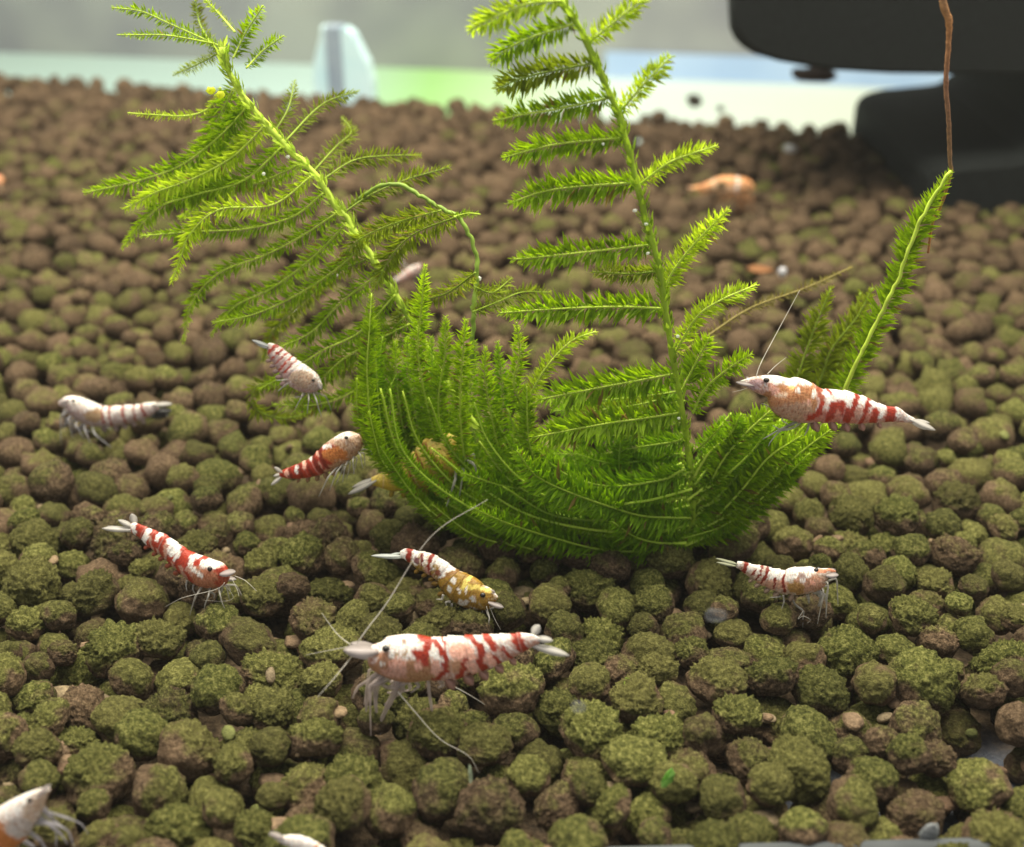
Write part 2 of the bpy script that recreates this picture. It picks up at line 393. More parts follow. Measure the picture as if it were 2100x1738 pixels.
# ---- cyan-white glare at the back glass, built as a solid shape with grey bar
root = empty('glare_shape', (0, 0, 0)); c0 = ground(668, 196); root.location = tuple(c0+NB*0.5)
tag(root, 'pale blue solid shape standing in for glare at the back glass, grey middle bar', 'clip')
m_glare = wallmat('glare_blue', (0.66, 0.86, 0.94), (0.78, 0.93, 0.97), 2); m_glare_bar = wallmat('glare_grey', (0.32, 0.36, 0.45), (0.38, 0.42, 0.50), 2)
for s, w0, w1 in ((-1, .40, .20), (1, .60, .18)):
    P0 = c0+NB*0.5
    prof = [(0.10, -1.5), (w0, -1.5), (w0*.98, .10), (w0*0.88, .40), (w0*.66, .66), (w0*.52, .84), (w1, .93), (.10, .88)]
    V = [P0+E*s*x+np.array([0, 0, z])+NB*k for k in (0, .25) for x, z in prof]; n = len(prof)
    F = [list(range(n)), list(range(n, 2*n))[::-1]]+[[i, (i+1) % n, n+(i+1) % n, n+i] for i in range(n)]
    mesh_obj('glare_wing', V, F, m_glare, root, smooth=False)
box('glare_bar', c0+NB*0.45-E*.13+np.array([0, 0, -1.5]), E*.26, NB*.3, (0, 0, 2.45), m_glare_bar, root, bev=0.02, smooth=False)

# ---- black filter
m_blk, nt, b = mat_new('filter_black')
f = noise_n(nt, 26, 5, 0.7); L(nt, ramp(nt, f, [(0.35, (0.004, 0.005, 0.005)), (0.72, (0.013, 0.017, 0.016))]), b.inputs['Base Color']); b.inputs['Roughness'].default_value = 0.75; b.inputs['Specular IOR Level'].default_value = 0.2
bump(nt, b, f, 0.5, 0.04)
root = empty('tank_filter', (6.0, 15.0, 0)); tag(root, 'black filter with rounded body over a low base on the soil', 'filter')
def extrude(name, rings, parent, mat):
    V = [p for r_ in rings for p in r_]; n = len(rings[0]); m_ = len(rings)
    F = [list(range(n)), list(range((m_-1)*n, m_*n))[::-1]]+[[k*n+i, k*n+(i+1) % n, (k+1)*n+(i+1) % n, (k+1)*n+i] for k in range(m_-1) for i in range(n)]
    return mesh_obj(name, V, F, mat, parent, smooth=False)
prof = [(2.39, 8), (2.39, 2.2), (2.41, 2.06), (2.47, 1.95), (2.56, 1.86), (2.70, 1.78), (2.95, 1.71), (3.5, 1.62), (4.2, 1.585), (12, 1.585), (12, 8)]
extrude('filter_body', [[((x if x > 11 else x*(0.17+yy*.0592))+ins, yy-.04*(x-2.4), z+(ins*.6 if z < 3 else 0)) for x, z in prof] for yy, ins in ((14.0, .10), (14.06, .03), (14.2, 0), (16.9, 0), (17.1, .1))], root, m_blk)
prof = [(4.85, -0.38), (4.85, .34), (4.87, .42), (4.93, .49), (5.03, .54), (5.2, .58), (5.8, .64), (5.95, .67), (6.2, .86), (6.38, 1.2), (6.5, 1.75), (12, 1.75), (12, -0.38)]
extrude('filter_base', [[(x+(ins if x < 5 else 0), yy-.03*(x-4.85), z-(ins if z > 0 else 0)) for x, z in prof] for yy, ins in ((14.0, .12), (14.06, .04), (14.2, 0), (17.35, 0))], root, m_blk)

m, nt, b = mat_new('water_haze'); nt.nodes.remove(b); v = N(nt, 'ShaderNodeVolumePrincipled'); v.inputs['Density'].default_value = 0.0008; v.inputs['Color'].default_value = (0.93, 0.96, 0.90, 1)
L(nt, v.outputs[0], nt.nodes['Material Output'].inputs['Volume'])
o = box('haze', (-60, -4, -4), (120, 0, 0), (0, 80, 0), (0, 0, 13.2), m, smooth=False); tag(o, kind='stuff')
# ------------------------------------------------------------------ moss
MOSS_Y = float(ground(1230, 1140)[1])
moss = empty('moss_clump', (at(1230, 1140, MOSS_Y)[0], MOSS_Y, 0.0))
tag(moss, 'bright green feathery moss clump standing on the brown soil pellets', 'water plant')
def leaf_block(P, T, S, Nn, Ln, wd, base_col, tip_col):
    """n lanceolate leaves: roots P, directions T, side S, normal Nn, lengths Ln -> verts, quads/tris as tris, colours"""
    n = len(P); Ln = Ln[:, None]; w = (wd*Ln[:, 0])[:, None]
    v0 = P
    v1 = P+T*Ln*0.45+S*w*0.5-Nn*Ln*0.02
    v2 = P+T*Ln*0.45-S*w*0.5-Nn*Ln*0.02
    v3 = P+T*Ln*0.5+Nn*w*0.16
    v4 = P+T*Ln-Nn*Ln*0.16
    V = np.stack([v0, v1, v2, v3, v4], 1).reshape(-1, 3)
    b = np.arange(n)[:, None]*5
    F = np.concatenate([b+np.array([[0, 1, 3]]), b+np.array([[0, 3, 2]]), b+np.array([[3, 1, 4]]), b+np.array([[2, 3, 4]])], 0)
    C = np.stack([base_col, base_col, base_col, base_col*1.08, tip_col], 1).reshape(-1, 3)
    return V, F, C
def branch(pts, y0=0.0, y1=0.0, width=33, tone='mid', dens=1.0, rib=2.6, bow=0.0, parent=None, droop=0.0):
    pts = np.asarray(pts, float); n0 = 40
    c2 = catmull(pts, n0); s = np.linspace(0, 1, n0)
    Y = MOSS_Y+y0+(y1-y0)*s+bow*np.sin(s*math.pi)
    P = np.array([at(px, py, yy) for (px, py), yy in zip(c2, Y)])
    sc = depth(P[n0//2])/FPX
    ln = np.linalg.norm(np.diff(P, axis=0), axis=1).sum()
    leafcol = {'mid': (0.240, 0.385, 0.003), 'lite': (0.43, 0.57, 0.02), 'deep': (0.195, 0.360, 0.002), 'dim': (0.205, 0.270, 0.008), 'brown': (0.20, 0.17, 0.03)}[tone]
    ribcol = {'mid': (0.52, 0.68, 0.07), 'lite': (0.58, 0.74, 0.09), 'deep': (0.44, 0.62, 0.05), 'dim': (0.27, 0.38, 0.03), 'brown': (0.26, 0.21, 0.05)}[tone]
    V, F = tube(P, sc*rib*1.1*np.linspace(1.0, 0.55, n0), 5)
    o = mesh_obj('branch', V, F, M_STEM, parent or moss, col=np.tile(ribcol, (len(V), 1))*rng.uniform(.85, 1.15))
    # leaves
    m = max(8, int(ln/(sc*4.3)*dens)); t = (np.arange(m)+0.5)/m
    Pi = np.stack([np.interp(t, s, P[:, k]) for k in range(3)], 1)
    Ti = norm(np.stack([np.interp(t, s, np.gradient(P, axis=0)[:, k]) for k in range(3)], 1))
    Vd = norm(Pi-CAM); Si = norm(np.cross(Ti, Vd)); Ni = np.cross(Si, Ti)
    Vs, Fs, Cs = [], [], []; nn = 0
    prof = np.minimum(1, (1-t)*3.2+0.30)*np.minimum(1, 0.62+t*3)
    for sgn, tilt in ((1, 0.0), (-1, 0.0), (1, 0.7), (-1, 0.7), (1, -0.6), (-1, -0.6)):
        k = len(t); jt = tilt+rng.normal(0, 0.25, k)
        if tilt: sel = rng.random(k) < 0.7
        else: sel = rng.random(k) < 0.95
        A = np.radians(rng.normal(62, 13, k)-26*t**5)
        out = Si*sgn*np.cos(jt)[:, None]-Ni*np.sin(jt)[:, None]
        D = norm(Ti*np.cos(A)[:, None]+out*np.sin(A)[:, None]+np.array([0, 0, -droop]))
        side = norm(np.cross(D, np.cross(Ti, out)))
        nrm = np.cross(side, D)
        Ln = sc*width*1.24*prof*rng.uniform(.60, 1.1, k)*(1.0 if not tilt else 0.85)
        cc = np.array(leafcol)*rng.uniform(.70, 1.25, k)[:, None]*(1+0.35*t[:, None]**6)
        cc = cc*np.array([1, 1, 1])+ (t[:, None]**8)*np.array([0.12, 0.12, 0.01])
        if rng.random() < .5: cc = np.where(rng.random(k)[:, None] < 0.05, np.array([.22, .16, .03]), cc)
        tc = cc*1.35+np.array([0.03, 0.03, 0.0])
        v, f, c = leaf_block((Pi+Ti*(rng.random(k)[:, None]-.5)*sc*5)[sel], D[sel], side[sel], nrm[sel], Ln[sel], 0.17, cc[sel], tc[sel])
        Vs.append(v); Fs.append(f+nn); Cs.append(c); nn += len(v)
    lo = mesh_obj('leaflets', np.vstack(Vs), np.vstack(Fs), M_LEAF, o, col=np.vstack(Cs), smooth=False); lo['kind'] = 'stuff'
    return o
def stem(pts, y0, y1, r0, r1, col, bow=0.0, fuzz=True):
    c2 = catmull(pts, 70); s = np.linspace(0, 1, 70); Y = MOSS_Y+y0+(y1-y0)*s+bow*np.sin(s*math.pi)
    P = np.array([at(px, py, yy) for (px, py), yy in zip(c2, Y)]); sc = depth(P[35])/FPX
    P += rng.normal(0, sc*1.0, P.shape)
    V, F = tube(P, sc*np.linspace(r0, r1, 70)*rng.uniform(.85, 1.2, 70), 7)
    o = mesh_obj('main_stem', V, F, M_STEM, moss, col=np.tile(col, (len(V), 1))*np.repeat(rng.uniform(.8, 1.25, 70), 7)[:, None])
    if fuzz:
        k = 420; t = rng.random(k); Pi = np.stack([np.interp(t, s, P[:, j]) for j in range(3)], 1)
        Ti = norm(np.stack([np.interp(t, s, np.gradient(P, axis=0)[:, j]) for j in range(3)], 1))
        out = norm(np.cross(Ti, rng.normal(0, 1, (k, 3)))); D = norm(-Ti*0.9+out*0.75); Pi = Pi+out*sc*4
        side = norm(np.cross(D, out)); nrm = np.cross(side, D); cc = np.array(col)*rng.uniform(.7, 1.3, k)[:, None]
        v, f, c = leaf_block(Pi, D, side, nrm, np.full(k, sc*(r0+r1)*2.1)*rng.uniform(.6, 1.2, k), 0.30, cc*.8, cc*1.2)
        lo = mesh_obj('stem_leaflets', v, f, M_LEAF, o, col=c, smooth=False); lo['kind'] = 'stuff'
    return o

G_STEM = (0.50, 0.66, 0.07)
stem([(1115, -25), (1160, 15), (1200, 80), (1240, 170), (1270, 240), (1290, 310), (1310, 390), (1325, 450), (1345, 520), (1360, 600), (1372, 680), (1385, 760), (1400, 850), (1415, 950), (1422, 1050), (1395, 1125)], 0.0, 0.0, 6.5, 7, (0.36, 0.52, 0.03), bow=-0.1)
stem([(455, 97), (465, 139), (486, 180), (535, 243), (590, 305), (642, 354), (687, 423), (708, 444), (753, 514), (802, 590), (833, 646), (851, 667), (900, 760), (960, 850), (1040, 950), (1120, 1050)], 0.95, 0.10, 6.5, 6, G_STEM, bow=0.1)
stem([(719, 423), (771, 385), (816, 378), (858, 399), (906, 430), (941, 448), (972, 503), (979, 555), (974, 600), (970, 660), (965, 760)], 0.9, 0.4, 4, 5, (0.24, 0.36, 0.05), fuzz=False)
stem([(1949, 351), (1897, 434), (1860, 520), (1838, 584), (1786, 684), (1751, 757), (1700, 860), (1600, 960), (1480, 1080)], 0.2, 0.0, 3, 5, G_STEM, fuzz=False)

TINY = 0
right_left = [
 ([(1150, 2), (1085, 8), (1031, 28), (962, 63)], 36, 'lite'), ([(1175, 50), (1083, 80), (1040, 102), (1008, 127)], 38, 'mid'),
 ([(1218, 130), (1118, 149), (1065, 163), (1017, 184)], 38, 'dim'), ([(1248, 202), (1135, 226), (1070, 236), (1014, 248)], 34, 'mid'),
 ([(1282, 283), (1153, 295), (1090, 308), (1033, 324)], 34, 'mid'), ([(1306, 375), (1170, 385), (1105, 396), (1043, 418)], 38, 'mid'),
 ([(1338, 502), (1205, 517), (1130, 525), (1053, 532)], 36, 'mid'), ([(1350, 557), (1290, 562), (1215, 558)], 26, 'dim'),
 ([(1372, 634), (1290, 630), (1205, 631), (1110, 636), (1026, 642)], 36, 'mid'), ([(1380, 768), (1300, 783), (1239, 794), (1105, 820)], 42, 'mid'),
 ([(1395, 847), (1310, 860), (1239, 870), (1092, 897)], 44, 'mid'), ([(1408, 901), (1360, 910), (1310, 917)], 28, 'deep'),
 ([(1418, 968), (1330, 990), (1239, 997), (1153, 969), (1098, 918)], 40, 'deep'), ([(1418, 1063), (1330, 1060), (1274, 1047), (1170, 1011), (1100, 976), (1060, 925)], 44, 'deep'),
 ([(1405, 1116), (1345, 1113), (1300, 1100), (1255, 1070)], 34, 'deep'), ([(1395, 1128), (1250, 1130), (1130, 1102), (1040, 1073), (965, 1040)], 36, 'deep'),
 ([(1180, 1020), (1104, 1007), (1031, 997), (950, 971)], 34, 'deep')]
for i, (p, w, t) in enumerate(right_left): branch(p, -0.05-0.02*(i > 11), rng.uniform(-.35, .15), w, t, bow=rng.uniform(-.1, .15), droop=0.08)
right_right = [
 ([(1208, 87), (1260, 45), (1325, -8)], 28, 'lite'), ([(1269, 232), (1326, 167), (1376, 116)], 28, 'lite'), ([(1310, 380), (1370, 335), (1420, 315), (1470, 299)], 26, 'lite'),
 ([(1360, 595), (1385, 550), (1428, 496), (1494, 430)], 30, 'lite'), ([(1385, 722), (1430, 650), (1480, 615), (1552, 584)], 28, 'lite'), ([(1397, 802), (1428, 743), (1456, 692)], 34, 'mid'),
 ([(1421, 848), (1445, 799), (1497, 754), (1542, 726)], 30, 'mid'), ([(1428, 924), (1455, 900), (1482, 872)], 26, 'deep'),
 ([(1438, 1025), (1460, 985), (1487, 938), (1532, 886), (1590, 833)], 36, 'mid'), ([(1449, 1084), (1522, 1004), (1577, 938), (1645, 893)], 38, 'mid'),
 ([(1425, 1115), (1540, 1020), (1640, 930), (1722, 868)], 36, 'mid'), ([(1432, 1000), (1470, 950), (1500, 890), (1520, 850)], 34, 'deep'), ([(1428, 1060), (1500, 990), (1560, 910), (1600, 870)], 36, 'deep'),
 ([(1440, 1115), (1520, 1070), (1600, 990), (1660, 930)], 30, 'deep')]
for i, (p, w, t) in enumerate(right_right): branch(p, 0.0, rng.uniform(-.3, .1) if i < 8 else rng.uniform(-.2, .3), w, t, bow=rng.uniform(-.15, .1))
# long sprigs leaning out behind the right-hand shrimp
branch([(1700, 862), (1751, 757), (1786, 684), (1838, 584), (1872, 486), (1905, 425), (1948, 352)], 0.25, 0.25, 36, 'mid')
branch([(1600, 960), (1678, 790), (1706, 716), (1758, 650), (1790, 590)], 0.6, 0.9, 32, 'dim')
branch([(1560, 990), (1647, 740), (1668, 680), (1704, 592)], 0.5, 0.8, 34, 'dim')
branch([(1395, 725), (1450, 690), (1540, 632), (1650, 592), (1748, 548)], 0.7, 1.3, 16, 'brown', dens=.6)
branch([(1640, 900), (1690, 800), (1730, 720), (1765, 600)], 0.9, 1.1, 26, 'dim')
# left sprig
left = [
 ([(455, 97), (347, 49), (290, 24), (228, 16)], 18, 'mid', 0), ([(440, 90), (350, 74), (300, 72), (240, 72)], 14, 'mid', 0), ([(482, 66), (452, 32), (412, -8)], 12, 'lite', 0),
 ([(478, 120), (505, 66), (540, 12)], 24, 'mid', .1), ([(505, 140), (540, 104), (582, 74)], 20, 'mid', .2), ([(470, 95), (420, 125), (355, 155)], 16, 'dim', .5), ([(440, 100), (410, 50), (400, 0)], 18, 'dim', .5),
 ([(452, 180), (446, 200), (423, 226), (382, 238), (320, 236), (262, 232)], 13, 'lite', -.2),
 ([(510, 215), (450, 280), (370, 340), (280, 372), (172, 396)], 30, 'mid', .0), ([(545, 255), (480, 320), (400, 365), (320, 395), (255, 430)], 32, 'lite', -.1), ([(580, 300), (500, 370), (400, 400), (320, 430), (250, 510)], 30, 'mid', 0),
 ([(480, 180), (450, 240), (430, 300), (410, 370), (385, 420)], 34, 'mid', .1), ([(500, 205), (480, 280), (450, 340), (420, 400), (370, 450)], 34, 'mid', .1), ([(620, 335), (550, 368), (480, 385), (380, 395), (300, 380)], 28, 'mid', .2),
 ([(665, 395), (600, 445), (500, 470), (400, 475), (290, 484)], 26, 'mid', 0), ([(640, 360), (560, 420), (450, 430), (390, 480), (370, 530), (352, 582)], 28, 'lite', -.1),
 ([(695, 435), (610, 490), (540, 525), (450, 560), (395, 620), (375, 702)], 24, 'mid', 0), ([(715, 455), (640, 530), (560, 590), (480, 630), (432, 690)], 26, 'mid', 0), ([(745, 505), (680, 560), (600, 610), (520, 645), (436, 662)], 26, 'mid', .1),
 ([(780, 560), (700, 620), (640, 680), (575, 712)], 28, 'mid', .1), ([(810, 605), (740, 680), (660, 720), (600, 760), (530, 800)], 28, 'mid', .2),
 ([(830, 650), (760, 720), (690, 760), (610, 790), (530, 790), (520, 835), (580, 858), (650, 842)], 26, 'dim', .3), ([(850, 680), (790, 740), (730, 800), (650, 830), (560, 830)], 26, 'mid', .3), ([(840, 665), (770, 700), (700, 740), (640, 800), (600, 850)], 26, 'mid', .2),
 ([(560, 275), (590, 225), (605, 165)], 20, 'dim', .6), ([(585, 290), (660, 215), (735, 187)], 20, 'dim', .7), ([(660, 370), (724, 330), (790, 320), (864, 319)], 26, 'dim', .6),
 ([(640, 355), (690, 300), (720, 270), (700, 240)], 22, 'dim', .8), ([(700, 440), (760, 400), (830, 370), (922, 343)], 24, 'dim', .3), ([(930, 445), (960, 438), (985, 440)], 12, 'mid', -.1),
 ([(935, 446), (850, 480), (800, 530), (770, 590)], 32, 'dim', .3), ([(905, 432), (820, 455), (740, 490), (690, 540)], 28, 'dim', .4), ([(740, 500), (800, 470), (850, 440)], 24, 'dim', .5),
 ([(975, 560), (920, 600), (860, 620), (800, 660)], 26, 'dim', .4), ([(760, 530), (690, 560), (620, 620), (560, 680), (540, 740)], 26, 'dim', .5), ([(975, 590), (1010, 600), (1050, 570)], 22, 'dim', .3),
 ([(970, 640), (1020, 620), (1070, 600), (1130, 600)], 24, 'dim', .6)]
for p, w, t, dy in left:
    x0 = p[0][0]; yb = 1.3-1.15*max(0, min(1, (x0-455)/(1000-455)))
    branch(p, yb, yb+dy+rng.uniform(-.25, .15), w*.98, t, rib=2.0, dens=.8, bow=rng.uniform(-.1, .2), droop=.1)
# upright fan in the lower left
fan = [
 ([(805, 985), (765, 885), (753, 771), (757, 684), (762, 602)], 32, 'mid'), ([(910, 1084), (823, 997), (755, 912), (734, 850), (732, 776)], 26, 'mid'), ([(905, 940), (874, 823), (857, 719), (864, 632), (872, 545)], 34, 'mid'),
 ([(925, 1000), (899, 840), (913, 726), (914, 650)], 34, 'mid'), ([(960, 1000), (944, 858), (948, 736), (956, 655)], 34, 'mid'), ([(1118, 1118), (1052, 1031), (1022, 920), (996, 788), (996, 712)], 36, 'mid'),
 ([(1100, 960), (1080, 858), (1054, 788), (1066, 729), (1059, 662)], 32, 'mid'), ([(1060, 900), (1083, 823), (1118, 757), (1170, 701), (1222, 680)], 30, 'lite'), ([(1120, 1010), (1086, 910), (1080, 792)], 34, 'mid'),
 ([(860, 1030), (847, 985), (830, 900), (815, 800), (810, 700)], 34, 'mid'), ([(930, 1055), (892, 972), (862, 890), (840, 790), (835, 690)], 34, 'deep'), ([(985, 1070), (950, 980), (920, 880), (890, 780), (885, 690)], 34, 'deep'),
 ([(1040, 1090), (1000, 990), (970, 880), (965, 800), (975, 700)], 34, 'deep'), ([(1090, 1105), (1060, 1000), (1030, 900), (1030, 800), (1020, 700)], 34, 'deep'), ([(1150, 1120), (1100, 1040), (1060, 960), (1050, 860)], 34, 'deep'),
 ([(880, 1060), (810, 960), (780, 880), (775, 780), (785, 690)], 32, 'deep'), ([(1200, 1130), (1150, 1060), (1130, 980), (1140, 900)], 34, 'deep'), ([(1260, 1130), (1220, 1060), (1200, 980), (1190, 900)], 34, 'deep'),
 ([(1320, 1130), (1290, 1050), (1270, 960), (1275, 880)], 34, 'deep'), ([(1380, 1120), (1350, 1040), (1340, 950), (1345, 860)], 34, 'deep'), ([(1180, 1110), (1120, 1090), (1050, 1080), (980, 1040), (920, 1000)], 34, 'deep'),
 ([(1300, 1130), (1180, 1100), (1090, 1050), (1010, 1000), (960, 930)], 36, 'deep'), ([(1340, 1090), (1240, 1080), (1160, 1040), (1110, 1000)], 34, 'deep'), ([(1400, 1020), (1320, 1030), (1220, 1030), (1150, 1000)], 34, 'deep'),
 ([(1400, 930), (1320, 945), (1250, 950), (1180, 930)], 34, 'deep'), ([(1390, 810), (1310, 830), (1240, 840), (1180, 850)], 28, 'dim'), ([(1410, 1090), (1360, 1040), (1300, 1010), (1230, 960)], 34, 'deep')]
for i, (p, w, t) in enumerate(fan):
    back = i >= 9
    branch(p, (0.15 if not back else 0.35)+rng.uniform(-.05, .1), rng.uniform(-.15, .25)+(0.3 if back else 0), w*.78, t, rib=2.2 if not back else 1.8, bow=rng.uniform(-.15, .15))
for q in range(46):
    u = rng.random(); bx, by = [np.interp(u, [0, .2, .4, .6, .8, 1], v) for v in ([765, 840, 930, 1060, 1250, 1400], [900, 1015, 1085, 1122, 1140, 1120])]
    tx = max(748, bx+rng.uniform(-70, 20)-(bx-900)*.10); ty = by-rng.uniform(140, 330)*(1.0 if bx < 1080 else 0.62)
    mx = max(745, (bx+tx)/2-rng.uniform(10, 50))
    y_ = 0.25+0.45*rng.random()
    branch([(bx, by), ((bx+mx)/2-8, by*.72+ty*.28), (mx, (by+ty)/2), (tx, ty)], y_*.5, y_, 22, ['deep', 'deep', 'mid'][q % 3], rib=1.7, dens=.85)
# ragged rim tufts at the foot
# bowl: long ribs sweeping from the foot of the right stem along the bottom and up to the left, and out to the right
inner = np.array([(1412, 950), (1330, 985), (1239, 992), (1153, 962), (1095, 905), (1075, 850)], float)
outer = np.array([(1405, 1130), (1250, 1142), (1060, 1108), (900, 1030), (790, 925), (745, 800)], float)
for i in range(25):
    f = (i+.5)/25; c_p = inner*(1-f)+outer*f+rng.normal(0, 7, inner.shape); n_ = rng.integers(4, 7)
    branch(c_p[:n_], rng.uniform(-.12, .12), rng.uniform(-.1, .35), 17, ['deep', 'mid', 'deep'][i % 3], rib=3.1, dens=1.25, bow=rng.uniform(-.1, .1))
for q in range(12):
    yy = 800+q*22; branch([(1405, yy), (1330, yy+rng.uniform(0, 14)), (1230, yy+rng.uniform(5, 25)), (1130, yy+rng.uniform(0, 30))], .3, rng.uniform(.3, .6), 28, 'deep', rib=1.5, dens=.9)
inner = np.array([(1425, 960), (1450, 920), (1475, 890), (1490, 850)], float); outer = np.array([(1400, 1132), (1510, 1080), (1640, 970), (1735, 868)], float)
for i in range(17):
    f = (i+.5)/17; c_p = inner*(1-f)+outer*f+rng.normal(0, 6, inner.shape)
    branch(c_p, rng.uniform(-.1, .15), rng.uniform(-.1, .3), 17, ['deep', 'mid', 'mid'][i % 3], rib=3.1, dens=1.25)
rim = catmull([(748, 830), (765, 920), (835, 1005), (920, 1075), (1040, 1118), (1200, 1140), (1330, 1136), (1420, 1114), (1520, 1055), (1650, 950)], 30)
for i in range(3, 30):
    p0, p1, p2 = rim[i], rim[max(i-1, 0)], rim[max(i-3, 0)]
    if i > 24: p0, p1, p2 = rim[i-2], rim[min(i-1, 29)], rim[i]
    up_ = rng.uniform(0, 16)
    branch([p0, p1+np.array([2, -up_*.5]), p2+np.array([4, -up_*1.6])], -0.05, rng.uniform(-.15, .15), 19, 'mid' if i % 3 else 'deep', rib=1.6, dens=1.3)

# brown dead stem hanging beside the filter
root = empty('brown_root', (0, 0, 0)); pY = MOSS_Y+0.25
path = catmull([(1932, -30), (1936, 15), (1946, 45), (1944, 110), (1940, 170), (1946, 260), (1948, 330), (1950, 355), (1930, 420), (1912, 460), (1903, 520)], 80)
P = np.array([at(x, y, pY+0.02) for x, y in path]); root.location = tuple(P[-1])
rad = np.interp(np.linspace(0, 1, 80), [0, .08, .12, .2, .6, .72, 1], [7, 7.5, 8, 5, 4.6, 4, 2.5])*depth(P[40])/FPX*rng.uniform(.93, 1.07, 80)
V, F = tube(P+rng.normal(0, .0012, P.shape), rad, 8)
cl = np.array([np.interp(np.linspace(0, 1, 80), [0, .15, .35, .65, .8, 1], v) for v in ((.30, .40, .26, .22, .36, .42), (.18, .19, .13, .13, .20, .16), (.09, .07, .07, .06, .04, .06))]).T
o = mesh_obj('root_strand', V, F, M_BIT, root, col=np.repeat(cl, 8, 0))
tag(root, 'thin brown dead stem hanging in front of the black filter', 'root')

# ------------------------------------------------------------------ shrimp
WHT, PNK, RED, ORG, GLD, CLR, YEL = [np.array(c) for c in ((.80, .76, .70), (.50, .27, .20), (.33, .032, .012), (.48, .17, .04), (.26, .15, .02), (.40, .38, .34), (.62, .50, .12))]
def seg_dist(p, a, b):
    ab = b-a; t = np.clip(((p-a)@ab)/max(ab@ab, 1e-9), 0, 1); return np.linalg.norm(p-(a+t[:, None]*ab), axis=1)
def blade(root_p, tip_p, width, nrm, col, mat, name, parent, curve=0.0):
    n = 9; s = np.linspace(0, 1, n); P = root_p+(tip_p-root_p)*s[:, None]
    T = norm(tip_p-root_p); S = norm(np.cross(T, nrm)); Nn = np.cross(S, T)
    w = width*np.array([.35, .6, .82, .95, 1, .97, .85, .6, .12])*.5
    P = P+Nn*(curve*np.sin(s*math.pi))[:, None]
    V = []
    for i in range(n): V += [P[i]+S*w[i], P[i]+Nn*width*.05, P[i]-S*w[i], P[i]-Nn*width*.03]
    F = [[i*4+j, i*4+(j+1) % 4, (i+1)*4+(j+1) % 4, (i+1)*4+j] for i in range(n-1) for j in range(4)]+[[3, 2, 1, 0], [4*n-4, 4*n-3, 4*n-2, 4*n-1]]
    shade = np.repeat(np.interp(s, [0, .5, 1], [.9, 1.05, .8]), 4)[:, None]
    return mesh_obj(name, V, F, mat, parent, col=np.asarray(col)*shade)
